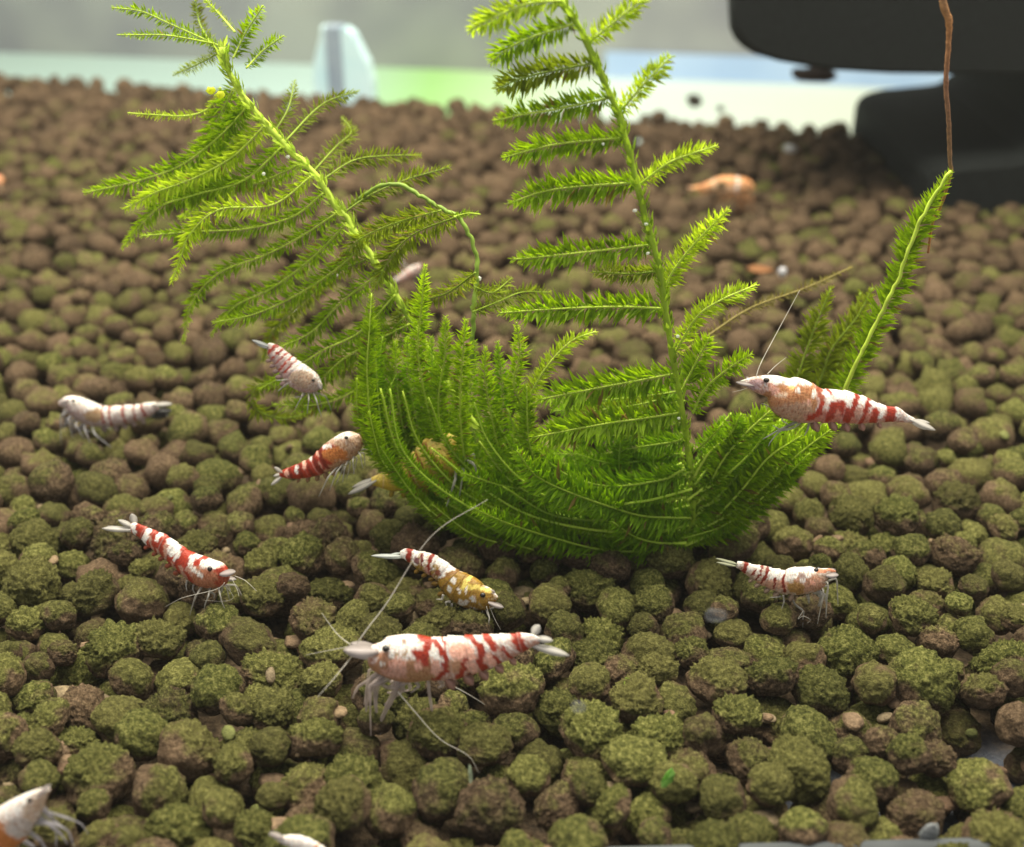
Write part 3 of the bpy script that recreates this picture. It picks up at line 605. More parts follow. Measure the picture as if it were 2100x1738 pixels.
def shrimp(label, T, st, Yh, Yt, marks, base=None, tail=(), scales=(), eye=None, eye_r=None, legs=None, feelers=(), roll=14, foot=True, limb=CLR, warp=1.0, wid=0.62, auto=5, swim=True, M_=150, tailcol=None):
    """st: (top, bottom) pairs from snout to tail in trace units; T maps trace units to picture units"""
    k_ = T[2]; tr = lambda p: np.array([(T[0]+p[0]/k_)/1.242857, (T[1]+p[1]/k_)/1.242857])
    top = np.array([s[0] for s in st], float); bot = np.array([s[1] for s in st], float)
    both = catmull(np.hstack([top, bot]), M_); top, bot = both[:, :2], both[:, 2:]
    s = np.linspace(0, 1, M_); Y = Yh+(Yt-Yh)*s
    mid = (top+bot)/2; pm = np.array([tr(p) for p in mid]); C = np.array([at(p[0], p[1], y) for p, y in zip(pm, Y)])
    dz = np.array([depth(c) for c in C]); unit = dz/FPX/1.242857/k_            # cm per trace unit
    h = np.linalg.norm(top-bot, axis=1)/2*unit
    Tn = norm(np.gradient(C, axis=0)); dv = (top-bot); D = norm(dv[:, :1]*RGT-dv[:, 1:]*UPV)
    D = norm(D-(D*Tn).sum(1)[:, None]*Tn); Lt = np.cross(Tn, D)
    sg = np.sign((Lt@FWD).mean()); Lt = Lt*(-sg)                                # lateral axis that points to the camera
    r = math.radians(roll); D2 = D*math.cos(r)+Lt*math.sin(r); L2 = -D*math.sin(r)+Lt*math.cos(r)
    # abdominal plates: small steps where segments overlap
    ph = (s-0.40)/0.58*6; saw = np.where((ph > 0) & (ph < 6), (ph % 1.0), 0.5); h2 = h*(1+0.085*(0.5-saw)*np.where(ph > 0, 1, 0))
    K = 44; th = np.linspace(0, 2*math.pi, K, endpoint=False)
    ct, sn = np.cos(th), np.sin(th)
    w = h2*np.interp(s, [0, .1, .3, .5, 1], [.5, wid, wid, wid*.92, wid*.8])
    V = (C[:, None]+D2[:, None]*(h2[:, None]*ct)[..., None]+L2[:, None]*(w[:, None]*sn)[..., None]).reshape(-1, 3)
    F = [[i*K+j, i*K+(j+1) % K, (i+1)*K+(j+1) % K, (i+1)*K+j] for i in range(M_-1) for j in range(K)]+[list(range(K))[::-1], list(range((M_-1)*K, M_*K))]
    # pigment painted on the shell in trace units
    tt = ct*math.cos(r)-wid*np.abs(sn)*math.sin(r); t = np.tile(tt, M_); f = (tt+1)/2; DU = (bot[:, None]*(1-f)[None, :, None]+top[:, None]*f[None, :, None]).reshape(-1, 2)
    hh = np.repeat(np.linalg.norm(top-bot, axis=1), K); href = np.median(hh)
    nz = np.array([(noise.noise(Vector((a*9/href, b*9/href, 1.3+z*0))), noise.noise(Vector((a*9/href, b*9/href, 7.7))), noise.noise(Vector((a*3.2/href, b*3.2/href, 4.4))), noise.noise(Vector((a*16/href, b*16/href, 2.2)))) for a, b in DU for z in (0,)])
    DW = DU+nz[:, :2]*href*0.075*warp+nz[:, 3:4]*href*.03
    bd, bv = base or (WHT, PNK)
    col = bv+(bd-bv)*np.clip(0.42+0.75*t+0.9*nz[:, 2]+0.9*nz[:, 3], 0, 1)[:, None]
    for mk in marks:
        if mk[0] == 's':
            pts = np.array(mk[1], float); d = np.min([seg_dist(DW, pts[i], pts[i+1]) for i in range(len(pts)-1)], axis=0)
            a = np.clip((mk[2]/2-d)/(mk[2]*.16)+.5, 0, 1)
        else:
            d = np.hypot((DW[:, 0]-mk[1])/mk[3], (DW[:, 1]-mk[2])/mk[4])+0.28*nz[:, 2]; a = np.clip((1-d)/.16+.5, 0, 1)
            mk = (0, 0, 0, mk[5])
        col = col*(1-a[:, None])+np.asarray(mk[3])*a[:, None]
    mot = np.array([noise.noise(Vector((a*24/href, b*24/href, 9.1))) for a, b in DU]); ma = np.clip((mot-.16)/.12, 0, 1)*np.repeat(np.interp(s, [0, .36, .46, 1], [.75, .75, .35, .3]), K)
    col = col*(1-ma[:, None])+col*np.array([.62, .40, .28])*ma[:, None]
    # pale joint lines between plates
    jl = np.repeat(np.where((ph > 0.05) & (ph < 6), np.exp(-((ph % 1.0)/.07)**2), 0), K)[:, None]*0.35
    col = col*(1-jl)+np.array([.70, .50, .42])*jl
    lz = C[:, 2].min()-h.max()
    root = empty('shrimp', (float(C[M_//3][0]), float(C[M_//3][1]), 0.0 if foot else float(lz)))
    tag(root, label, 'shrimp', 'striped shrimp on the aquarium soil')
    mesh_obj('body', V, F, M_SHELL, root, col=np.clip(col, 0, 1))
    um = unit.mean(); P2 = lambda p, y: at(*tr(p), y)
    view = -FWD
    for i, (a, b_, wd, *tc_) in enumerate(tail):
        yy = Yt+(i-1)*0.012
        blade(P2(a, yy), P2(b_, yy+(i-1)*.03), wd*um, norm(view+UPV*.6), np.array(tc_[0]) if tc_ else WHT*.75 if tailcol is None else tailcol, M_FIN, 'tail_blade', root)
    for i, (a, b_, wd) in enumerate(scales):
        blade(P2(a, Yh-.015+.03*i), P2(b_, Yh-.03+.06*i), wd*um, norm(view+UPV*.9), np.array((.50, .44, .42)), M_FIN, 'antennal_scale', root)
    if eye is not None:
        er = (eye_r or 20)*um; Q = tr(eye); i = int(np.argmin(np.linalg.norm(mid-np.array(eye), axis=1)))
        for sd_ in (1, -1):
            c = at(Q[0], Q[1], Y[i])+L2[i]*sd_*w[i]*(.92 if sd_ > 0 else 1.0)
            if sd_ > 0: # keep traced position on the near side
                pq = project(c); c = c+RGT*(Q[0]-pq[0])*dz[i]/FPX-UPV*(Q[1]-pq[1])*dz[i]/FPX
            bm = bmesh.new(); bmesh.ops.create_uvsphere(bm, u_segments=12, v_segments=8, radius=er); bm.verts.index_update()
            mesh_obj('eye', [np.array(v.co)*np.array([1.15, 1, .9])+c for v in bm.verts], [[x.index for x in q.verts] for q in bm.faces], M_EYE, root); bm.free()
    # walking legs
    def leg(P, r0, name='leg'):
        P = np.array(P, float); q_ = np.r_[0, np.cumsum(np.linalg.norm(np.diff(P, axis=0), axis=1))]; q_ /= q_[-1]; u_ = np.linspace(0, 1, 12)
        P = 0.55*np.stack([np.interp(u_, q_, P[:, k]) for k in range(3)], 1)+0.45*catmull(P, 12); V, F = tube(P, np.interp(np.linspace(0, 1, 12), [0, .5, .55, 1], [r0, r0*.8, r0*.62, r0*.32]), 6)
        cc = np.repeat(np.where((np.arange(12) % 4)[:, None] < 2, limb*1.3, limb), 6, 0)
        mesh_obj(name, V, F, M_LIMB, root, col=np.clip(cc, 0, 1))
    for pl, wd, dy in (legs or []):
        leg([P2(q, Y[int(M_*.3)]+dy*(j+1)/len(pl)) for j, q in enumerate(pl)], wd*um/2)
    hm = h.max()
    for j in range(auto):
        i = int(M_*(.16+.055*j)); b0 = C[i]-D2[i]*h2[i]*.85
        for sd_ in (1, -1):
            fw = -Tn[i]; spread = (1.5-j)*.33
            knee = b0+L2[i]*sd_*hm*(.75+.1*j)+fw*hm*(spread*.8+.25)-np.array([0, 0, hm*.35])
            tip = b0+L2[i]*sd_*hm*(.95+.12*j)+fw*hm*(spread*1.9+rng.uniform(-.25, .25))-np.array([0, 0, hm*1.45])
            if foot: tip[2] = max(min(soil_z(tip[0], tip[1])+.005, b0[2]-.02), b0[2]-hm*2.4)
            leg([b0, knee, (knee+tip)/2+L2[i]*sd_*hm*.05, tip], hm*.075)
    if swim:
        for j in range(5):
            i = int(M_*(.46+.085*j)); b0 = C[i]-D2[i]*h2[i]*.9
            for sd_ in (1, -1):
                tip = b0-D2[i]*h2[i]*.55+Tn[i]*h2[i]*.35+L2[i]*sd_*w[i]*.3
                blade(b0+L2[i]*sd_*w[i]*.35, tip, h2[i]*.42, L2[i]*sd_, np.array(bv)*1.0, M_FIN, 'swimmeret', root)
    for pl, wd, y0, y1 in feelers:
        n = 26; c2 = catmull([tr(q) for q in pl], n); P = np.array([at(q[0], q[1], Yh+y0+(y1-y0)*q_) for q, q_ in zip(c2, np.linspace(0, 1, n))])
        V, F = tube(P, um*wd*.36*np.linspace(1, .35, n), 5); mesh_obj('antenna', V, F, M_FEEL, root, col=np.tile((.62, .58, .50), (len(V), 1)))
    return root
def gy(x, y): return float(ground(x, y)[1])

Z4 = (800, 1550, 3.0)
y1 = gy(860, 1490)
shrimp('large white shrimp with thin red bands, nearest whole one, walking below the moss', Z4,
 [((425, 315), (428, 345)), ((455, 265), (445, 400)), ((520, 222), (480, 490)), ((600, 203), (560, 540)), ((720, 194), (660, 575)), ((830, 200), (770, 572)), ((930, 218), (890, 560)), ((1050, 208), (1010, 558)), ((1160, 202), (1120, 530)), ((1280, 195), (1260, 490)), ((1400, 190), (1380, 440)), ((1500, 190), (1480, 392)), ((1600, 188), (1560, 340)), ((1690, 200), (1655, 300)), ((1730, 225), (1720, 275))],
 y1, y1+.05,
 [('e', 700, 470, 260, 130, np.array((.40, .20, .10))), ('e', 620, 470, 90, 60, PNK*1.1), ('e', 520, 370, 60, 80, np.array((.40, .20, .11))), ('e', 710, 260, 185, 100, WHT), ('e', 660, 330, 90, 60, WHT), ('e', 500, 290, 60, 36, WHT), ('e', 640, 400, 60, 40, PNK*1.5), ('e', 520, 400, 18, 18, WHT), ('e', 800, 420, 40, 46, PNK*1.4),
  ('s', [(855, 205), (895, 250), (880, 320), (840, 360)], 74, RED), ('s', [(800, 320), (845, 390)], 70, RED), ('e', 935, 330, 44, 66, WHT), ('e', 930, 450, 45, 70, PNK*1.4), ('e', 800, 520, 110, 60, np.array((.40, .21, .10))),
  ('s', [(930, 235), (985, 290), (1014, 370), (1005, 450), (915, 560)], 46, RED), ('s', [(1010, 230), (1045, 285)], 30, RED), ('e', 1060, 330, 26, 60, WHT), ('e', 1150, 330, 90, 70, PNK*1.7), ('e', 1070, 440, 60, 60, np.array((.46, .24, .13))), ('s', [(1170, 380), (1110, 480), (1050, 560)], 42, RED), ('e', 1190, 450, 40, 50, PNK*1.5), ('s', [(1225, 195), (1275, 260), (1308, 320), (1262, 400), (1272, 490)], 54, RED),
  ('s', [(1360, 195), (1392, 280)], 56, RED*1.1), ('e', 1330, 400, 40, 60, PNK*1.6), ('s', [(1450, 300), (1478, 375)], 32, RED), ('s', [(1365, 350), (1385, 430)], 26, RED), ('s', [(1580, 185), (1570, 335)], 70, RED), ('e', 690, 225, 22, 16, np.array((.3, .2, .14))), ('s', [(600, 335), (680, 330), (720, 310)], 18, np.array((.42, .30, .18))), ('s', [(1140, 515), (1190, 505)], 30, RED*.6), ('s', [(420, 330), (500, 320)], 30, np.array((.42, .25, .18)))],
 tail=[((1650, 280), (1955, 365), 70), ((1690, 230), (1830, 250), 60), ((1670, 205), (1725, 130), 75), ((1690, 290), (1850, 330), 60)], scales=[((500, 330), (225, 325), 130), ((490, 310), (280, 270), 80), ((490, 375), (300, 350), 80)],
 eye=(550, 312), eye_r=26, auto=1,
 limb=np.array((.46, .38, .34)),
 legs=[([(875, 560), (880, 640), (905, 800), (905, 970)], 34, -.03), ([(560, 500), (450, 530), (405, 640), (400, 790)], 60, -.05), ([(560, 480), (480, 580), (470, 700), (480, 800)], 74, -.1), ([(640, 540), (620, 640), (560, 760), (510, 870), (505, 970)], 60, -.08), ([(520, 460), (430, 550), (340, 600), (295, 690)], 44, 0), ([(700, 560), (640, 600), (560, 610), (490, 560)], 56, -.05), ([(780, 560), (800, 600), (740, 650)], 36, -.05), ([(960, 555), (990, 590), (950, 610)], 44, 0), ([(590, 520), (520, 560), (440, 600), (430, 740)], 60, -.12), ([(650, 560), (680, 620), (600, 690), (540, 740)], 50, -.03), ([(600, 560), (640, 640), (560, 650)], 50, .02), ([(720, 560), (740, 620), (690, 640)], 36, .03)],
 M_=200, feelers=[([(330, 270), (430, 130), (560, -40), (900, -550), (1330, -830)], 13, 0, .5), ([(300, 360), (170, 520), (30, 680)], 11, -.02, -.3), ([(640, 640), (760, 780), (960, 1000), (1180, 1130), (1260, 1260)], 13, -.08, -.35), ([(290, 290), (180, 200), (60, 40)], 12, .02, .2), ([(250, 300), (90, 330), (-60, 360)], 10, 0, .1), ([(1050, 590), (1180, 660), (1310, 740)], 11, .1, .1)])

Z5 = (1850, 900, 3.5); y2 = MOSS_Y-0.28
shrimp('red and white shrimp perched on the moss tip, facing the stem', Z5,
 [((105, 258), (115, 272)), ((200, 220), (235, 318)), ((300, 200), (320, 368)), ((420, 195), (430, 420)), ((530, 200), (510, 560)), ((650, 225), (610, 610)), ((780, 285), (720, 628)), ((880, 320), (850, 625)), ((1000, 325), (980, 628)), ((1110, 350), (1090, 635)), ((1230, 390), (1200, 635)), ((1340, 440), (1320, 630)), ((1430, 470), (1410, 620)), ((1530, 485), (1490, 615)), ((1610, 540), (1580, 622)), ((1690, 585), (1670, 625))],
 y2, y2+.08,
 [('e', 560, 400, 230, 170, np.array((0.44, 0.20, 0.085))), ('s', [(380, 300), (440, 370)], 50, PNK*1.6), ('s', [(480, 290), (520, 310)], 34, np.array((.70, .42, .15))), ('e', 680, 480, 40, 50, PNK*1.7), ('e', 470, 380, 36, 24, np.array((.7, .5, .35))), ('e', 600, 530, 130, 80, np.array((0.462, 0.277, 0.172))), ('s', [(330, 215), (440, 240), (520, 250)], 80, WHT), ('s', [(600, 240), (680, 260)], 70, WHT), ('e', 250, 285, 60, 40, np.array((0.409, 0.264, 0.264))), ('e', 575, 330, 28, 28, WHT), ('e', 730, 360, 28, 32, WHT), ('e', 1060, 570, 330, 75, np.array((.52, .20, .14))), ('s', [(800, 310), (820, 400)], 90, np.array((0.363, 0.099, 0.053))), ('s', [(820, 450), (800, 540), (730, 580)], 55, RED*1.15),
  ('s', [(860, 360), (920, 450)], 60, WHT), ('s', [(950, 350), (1090, 390), (1050, 450)], 90, WHT), ('s', [(890, 320), (920, 370)], 30, RED), ('s', [(900, 580), (925, 480), (1000, 455), (1060, 570)], 72, RED), ('s', [(1140, 370), (1110, 480), (1080, 600)], 50, RED), ('s', [(1190, 400), (1190, 460)], 40, WHT), ('s', [(1255, 420), (1200, 560), (1200, 620)], 54, RED), ('s', [(1290, 440), (1380, 490), (1360, 560)], 60, WHT), ('s', [(1310, 520), (1310, 610)], 66, RED*1.1), ('s', [(1470, 480), (1450, 600)], 95, RED), ('e', 1160, 540, 36, 60, PNK)],
 tail=[((1640, 590), (1870, 690), 70), ((1660, 600), (1820, 625), 50), ((1640, 610), (1800, 680), 60)], scales=[((260, 290), (90, 262), 60), ((250, 260), (180, 215), 40)], eye=(362, 243), eye_r=24, auto=0, foot=False,
 legs=[([(620, 615), (560, 650), (470, 690), (330, 770)], 26, -.06), ([(660, 625), (600, 670), (500, 690), (420, 650)], 26, -.1), ([(745, 625), (730, 680), (700, 740)], 26, -.05), ([(520, 560), (500, 600), (560, 640)], 20, .05), ([(500, 540), (430, 500), (320, 450)], 26, -.02), ([(640, 615), (480, 700), (400, 790), (380, 830)], 22, -.08)],
 feelers=[([(270, 215), (300, 120), (380, -40), (660, -560)], 13, -.02, .4), ([(370, 190), (450, 110), (540, 40)], 10, .05, .2), ([(230, 300), (140, 330), (60, 350)], 8, 0, -.1)], roll=10)

Z6 = (230, 1280, 4.667); y3 = gy(400, 1235)
shrimp('deep red and white shrimp left of centre, head down to the right', Z6,
 [((1640, 850), (1630, 890)), ((1600, 720), (1570, 990)), ((1500, 675), (1400, 1025)), ((1400, 640), (1250, 1005)), ((1290, 608), (1130, 920)), ((1200, 572), (1010, 820)), ((1120, 520), (920, 740)), ((1040, 470), (840, 655)), ((950, 410), (760, 595)), ((860, 372), (690, 545)), ((780, 342), (620, 485)), ((670, 298), (550, 410)), ((570, 250), (495, 385)), ((530, 270), (470, 370))],
 y3-.12, y3+.22,
 [('e', 1180, 720, 260, 330, RED*1.15), ('e', 700, 420, 220, 200, RED), ('e', 1400, 880, 180, 130, np.array((0.436, 0.172, 0.092))), ('s', [(1440, 740), (1560, 740)], 110, WHT), ('s', [(1360, 630), (1270, 660), (1240, 760), (1290, 800)], 70, WHT), ('s', [(1350, 690), (1300, 740)], 40, RED*1.2), ('s', [(1200, 800), (1240, 860)], 60, PNK), ('s', [(1340, 840), (1380, 870)], 60, WHT), ('s', [(1100, 780), (1140, 900)], 60, PNK),
  ('s', [(1100, 620), (1030, 690)], 42, WHT), ('s', [(1000, 500), (1060, 560), (990, 600)], 105, WHT), ('s', [(930, 520), (900, 640), (880, 680)], 50, PNK), ('s', [(900, 410), (820, 470)], 46, WHT), ('s', [(740, 340), (690, 400), (620, 460)], 75, WHT), ('s', [(740, 430), (715, 540)], 40, PNK), ('s', [(790, 560), (800, 620)], 40, PNK), ('s', [(980, 720), (1000, 830)], 44, PNK), ('s', [(560, 260), (510, 380)], 60, WHT)],
 base=(RED*1.15, np.array((.42, .10, .05))),  tail=[((520, 330), (140, 315), 80), ((520, 300), (330, 215), 75), ((540, 270), (490, 140), 90), ((500, 350), (200, 290), 60)], scales=[((1540, 860), (1730, 830), 110), ((1540, 900), (1740, 920), 80)], eye=(1430, 795), eye_r=34, auto=3,
 legs=[([(1150, 930), (1140, 1000), (1150, 1060)], 26, -.05), ([(1230, 980), (1220, 1040), (1250, 1100)], 28, -.05), ([(1420, 1000), (1420, 1060), (1480, 1100), (1470, 1150)], 40, -.05), ([(1520, 960), (1570, 1010), (1560, 1080)], 50, -.05), ([(1560, 950), (1640, 1000), (1670, 1060)], 40, -.05)],
 feelers=[([(1600, 960), (1500, 1040), (1100, 1140), (850, 1260), (450, 1330)], 13, -.1, .1), ([(1720, 880), (1850, 940), (1980, 1060)], 12, 0, -.2), ([(1690, 920), (1750, 1050), (1770, 1120)], 12, 0, -.1), ([(1600, 980), (1700, 1130), (1600, 1180), (1350, 1170)], 8, 0, -.1)], roll=22)

Z7 = (900, 1360, 5.0); y4 = gy(940, 1262)
shrimp('golden brown shrimp with white flecks under the moss, dark banded tail', Z7,
 [((1850, 800), (1840, 830)), ((1780, 690), (1720, 930)), ((1690, 640), (1580, 985)), ((1590, 565), (1400, 955)), ((1480, 510), (1260, 875)), ((1350, 450), (1140, 745)), ((1260, 400), (1060, 615)), ((1170, 340), (980, 545)), ((1060, 280), (880, 490)), ((940, 250), (780, 440)), ((820, 222), (710, 382)), ((720, 198), (640, 340)), ((625, 225), (600, 318))],
 y4-.1, y4+.2,
 [('e', 1420, 720, 360, 260, GLD*1.15), ('s', [(1540, 560), (1460, 620), (1440, 690), (1600, 680), (1740, 720), (1790, 740)], 62, YEL*1.1), ('s', [(1370, 700), (1380, 740)], 40, WHT), ('s', [(1480, 700), (1470, 740)], 36, WHT), ('e', 1295, 590, 36, 50, WHT*.9), ('e', 1240, 710, 30, 55, WHT*.8), ('e', 1420, 880, 80, 40, WHT*.8), ('e', 1560, 830, 45, 50, WHT*.75), ('e', 1580, 600, 50, 36, GLD*1.4), ('s', [(1330, 450), (1140, 560)], 60, np.array((0.264, 0.132, 0.033))),
  ('s', [(1040, 360), (1150, 370), (1250, 410), (1150, 470), (1130, 530)], 90, WHT*.95), ('e', 1080, 500, 50, 40, np.array((0.218, 0.066, 0.033))), ('s', [(1060, 300), (960, 420), (960, 510)], 42, RED*.7), ('s', [(990, 270), (930, 350)], 46, WHT), ('s', [(920, 290), (880, 400)], 36, RED*.5), ('s', [(850, 250), (780, 360)], 70, WHT), ('e', 815, 350, 50, 40, np.array((0.185, 0.079, 0.079))), ('s', [(760, 205), (700, 330)], 66, RED*.8), ('e', 915, 465, 32, 50, PNK), ('s', [(660, 200), (640, 330)], 50, WHT), ('e', 1000, 560, 22, 40, PNK)],
 base=(WHT, GLD*1.2), tail=[((640, 290), (230, 285), 60), ((640, 310), (330, 300), 50), ((620, 250), (460, 275), 40)], tailcol=np.array((0.680, 0.714, 0.680)), scales=[((1720, 880), (1920, 945), 90), ((1760, 730), (1810, 740), 50)], eye=(1655, 785), eye_r=34, auto=3,
 legs=[([(1150, 780), (1130, 840), (1060, 840)], 36, -.04), ([(1240, 870), (1180, 880), (1200, 960)], 36, -.04), ([(1260, 890), (1260, 970), (1340, 1060)], 36, -.05), ([(1420, 990), (1540, 985), (1600, 1040), (1590, 1100)], 44, -.05), ([(1440, 1000), (1430, 1080), (1450, 1160)], 34, -.06), ([(1640, 960), (1640, 1080), (1560, 1200)], 30, -.05)],
 feelers=[([(1700, 930), (1740, 1100), (1700, 1230)], 14, -.02, -.1), ([(1740, 930), (1800, 1080), (1880, 1230)], 12, -.02, -.1)], roll=20)

Z8 = (1790, 1390, 5.526); y5 = gy(1620, 1278)
shrimp('cream shrimp with thin brown stripes standing right of the moss foot', Z8,
 [((1880, 360), (1885, 385)), ((1800, 325), (1790, 420)), ((1720, 315), (1700, 500)), ((1620, 288), (1590, 640)), ((1450, 297), (1440, 695)), ((1310, 305), (1290, 710)), ((1200, 345), (1130, 695)), ((1090, 330), (1000, 645)), ((980, 313), (880, 590)), ((880, 285), (770, 530)), ((780, 278), (680, 470)), ((680, 258), (590, 400)), ((590, 230), (530, 352)), ((500, 228), (470, 318))],
 y5-.02, y5+.1,
 [('e', 1480, 520, 190, 150, np.array((.52, .28, .18))), ('e', 1000, 560, 260, 80, np.array((.55, .30, .20))), ('e', 1420, 480, 50, 40, WHT), ('e', 1520, 400, 60, 50, WHT), ('e', 1560, 520, 36, 40, PNK*1.9), ('e', 1310, 600, 110, 100, np.array((0.396, 0.218, 0.066))), ('s', [(1350, 320), (1680, 320)], 100, WHT), ('e', 1290, 400, 80, 80, WHT), ('e', 1420, 420, 60, 50, np.array((0.396, 0.297, 0.264))), ('s', [(1700, 360), (1860, 350)], 50, np.array((0.637, 0.272, 0.153))), ('s', [(1190, 350), (1115, 460), (1140, 640)], 40, RED*.6), ('s', [(1010, 430), (1005, 600)], 34, RED*.6), ('s', [(910, 320), (880, 420), (830, 520)], 44, RED*.6), ('s', [(850, 290), (790, 420), (740, 480)], 26, RED*.6), ('s', [(740, 340), (680, 420)], 30, RED*.6), ('s', [(620, 250), (570, 370)], 66, RED*.7), ('e', 1040, 380, 70, 80, WHT)],
 base=(WHT, np.array((0.475, 0.330, 0.238))), tail=[((490, 270), (190, 185), 50), ((490, 300), (200, 240), 45), ((480, 260), (330, 215), 40)], tailcol=np.array((0.488, 0.502, 0.343)), scales=[((1740, 430), (1920, 420), 110), ((1720, 350), (1880, 340), 50)], eye=(1605, 350), eye_r=30, auto=2,
 legs=[([(1140, 700), (1150, 800), (1110, 920)], 32, -.05), ([(1110, 720), (1040, 735), (950, 735)], 30, -.02), ([(1260, 720), (1300, 830), (1430, 930), (1420, 1010), (1415, 1160)], 34, -.06), ([(1560, 640), (1640, 660), (1680, 740), (1640, 860)], 100, -.04), ([(1480, 690), (1500, 760), (1500, 820)], 60, -.04), ([(1620, 630), (1730, 700), (1750, 850), (1740, 1010)], 36, -.05)],
 feelers=[([(1420, 930), (1350, 1040), (1420, 1000), (1520, 1050), (1480, 1100)], 16, -.05, -.08)], roll=14)

ZA = (0, 700, 2.3178); y6 = gy(175, 905)
shrimp('pale pink shrimp at the far left with raised white tail', ZA,
 [((345, 755), (352, 775)), ((390, 720), (400, 800)), ((440, 714), (440, 835)), ((520, 740), (500, 885)), ((600, 772), (590, 905)), ((680, 775), (690, 897)), ((760, 770), (770, 877)), ((830, 765), (840, 860)), ((880, 755), (885, 835)), ((930, 750), (925, 800))],
 y6, y6+.05, [('e', 560, 830, 50, 40, np.array((0.409, 0.277, 0.158))), ('s', [(420, 740), (540, 770)], 50, WHT), ('s', [(610, 780), (615, 880)], 18, np.array((.34, .11, .09))), ('s', [(655, 780), (660, 890)], 16, np.array((.34, .11, .09))), ('s', [(735, 775), (740, 880)], 18, np.array((.34, .11, .09))), ('s', [(850, 765), (855, 840)], 18, RED*.7), ('s', [(800, 770), (800, 860)], 16, np.array((.34, .11, .09)))],
 base=(WHT, np.array((0.449, 0.343, 0.330))), tail=[((900, 770), (1018, 765), 34), ((878, 815), (1015, 806), 62, (.012, .01, .012)), ((870, 838), (1000, 830), 52, (.012, .01, .012))], scales=[((410, 740), (345, 750), 30)], eye=(432, 745), eye_r=9, limb=np.array((0.396, 0.383, 0.396)), M_=90, auto=5,
 legs=[([(430, 830), (395, 860), (390, 900)], 22, -.02), ([(460, 850), (420, 880), (480, 920)], 24, -.05), ([(500, 880), (470, 910), (540, 930)], 26, -.05)], roll=18)
y7 = gy(600, 860)
shrimp('small pink striped shrimp climbing beside the lower left moss branches', ZA,
 [((1905, 650), (1900, 670)), ((1880, 590), (1840, 700)), ((1835, 550), (1760, 690)), ((1790, 520), (1710, 660)), ((1740, 485), (1670, 605)), ((1690, 450), (1640, 555)), ((1640, 412), (1605, 505)), ((1605, 402), (1585, 462)), ((1590, 412), (1575, 445))],
 MOSS_Y+.40, MOSS_Y+.55, [('s', [(1770, 515), (1880, 590)], 60, WHT), ('e', 1850, 650, 40, 36, np.array((.42, .33, .27))), ('e', 1790, 620, 70, 50, np.array((0.436, 0.317, 0.224))), ('s', [(1745, 490), (1690, 590)], 10, RED), ('s', [(1715, 465), (1665, 575)], 11, RED), ('s', [(1690, 445), (1640, 540)], 11, RED), ('s', [(1660, 425), (1620, 510)], 12, RED), ('s', [(1625, 405), (1600, 470)], 20, RED*.9)],
 base=(WHT, np.array((0.449, 0.297, 0.277))), tail=[((1600, 430), (1488, 388), 30), ((1595, 440), (1510, 405), 26)], tailcol=np.array((0.462, 0.475, 0.488)), scales=[((1880, 640), (1900, 680), 30)], eye=(1850, 625), eye_r=9, foot=False, auto=3, M_=80,
 legs=[([(1710, 640), (1690, 650), (1640, 690)], 13, -.05), ([(1700, 620), (1670, 625), (1630, 625)], 12, -.05), ([(1800, 690), (1790, 720), (1740, 725)], 16, -.05)], roll=18)
y8 = gy(680, 985)
shrimp('orange brown shrimp with dark bands tucked against the left moss edge', ZA,
 [((2125, 940), (2128, 970)), ((2090, 920), (2120, 1030)), ((2045, 925), (2080, 1080)), ((1985, 965), (2010, 1130)), ((1930, 1010), (1950, 1160)), ((1860, 1070), (1880, 1190)), ((1790, 1105), (1810, 1205)), ((1730, 1130), (1740, 1210)), ((1680, 1150), (1690, 1205)), ((1650, 1165), (1655, 1195))],
 MOSS_Y+.02, MOSS_Y+.12, [('s', [(1980, 1040), (1850, 1140), (1700, 1190)], 110, RED*1.2), ('e', 1900, 1130, 14, 26, PNK*1.5), ('e', 1860, 1080, 16, 16, WHT), ('e', 1812, 1120, 14, 30, PNK*1.7), ('e', 1765, 1150, 12, 26, WHT), ('e', 1700, 1175, 12, 20, PNK*1.6), ('e', 1920, 1050, 16, 18, PNK*1.5), ('e', 2000, 1060, 60, 50, ORG*1.1), ('s', [(2030, 940), (2080, 940)], 40, WHT), ('s', [(1955, 1010), (1990, 1000)], 26, WHT), ('s', [(1930, 1020), (1930, 1150)], 22, RED*.6), ('s', [(1880, 1060), (1900, 1180)], 24, RED*.6), ('s', [(1830, 1090), (1850, 1195)], 22, RED*.7), ('s', [(1780, 1110), (1790, 1200)], 24, RED*.7), ('s', [(1720, 1140), (1720, 1210)], 20, RED*.7)],
 base=(np.array((0.680, 0.527, 0.408)), np.array((0.409, 0.238, 0.119))), tail=[((1670, 1170), (1620, 1140), 30), ((1670, 1190), (1600, 1245), 30), ((1660, 1180), (1615, 1190), 26)], eye=(2045, 965), eye_r=10, M_=90, auto=5, roll=14, foot=False)
ZD = (0, 0, 1/1.242857)
shrimp('yellow and white shrimp half hidden inside the lower left moss', ZD,
 [((945, 912), (946, 918)), ((925, 885), (935, 950)), ((895, 890), (910, 985)), ((865, 915), (885, 1000)), ((835, 940), (850, 1005)), ((800, 962), (812, 1008)), ((775, 972), (782, 1000)), ((760, 980), (765, 996))],
 MOSS_Y+.22, MOSS_Y+.14, [('s', [(890, 900), (905, 970)], 8, ORG*.7), ('s', [(865, 920), (880, 990)], 8, ORG*.6), ('s', [(840, 940), (850, 1000)], 8, ORG*.6)], base=(np.array((.78, .60, .14)), np.array((.50, .36, .03))),
 tail=[((772, 985), (714, 1014), 14), ((772, 980), (722, 1000), 12)], eye=(918, 915), eye_r=5, M_=80, foot=False, auto=3)

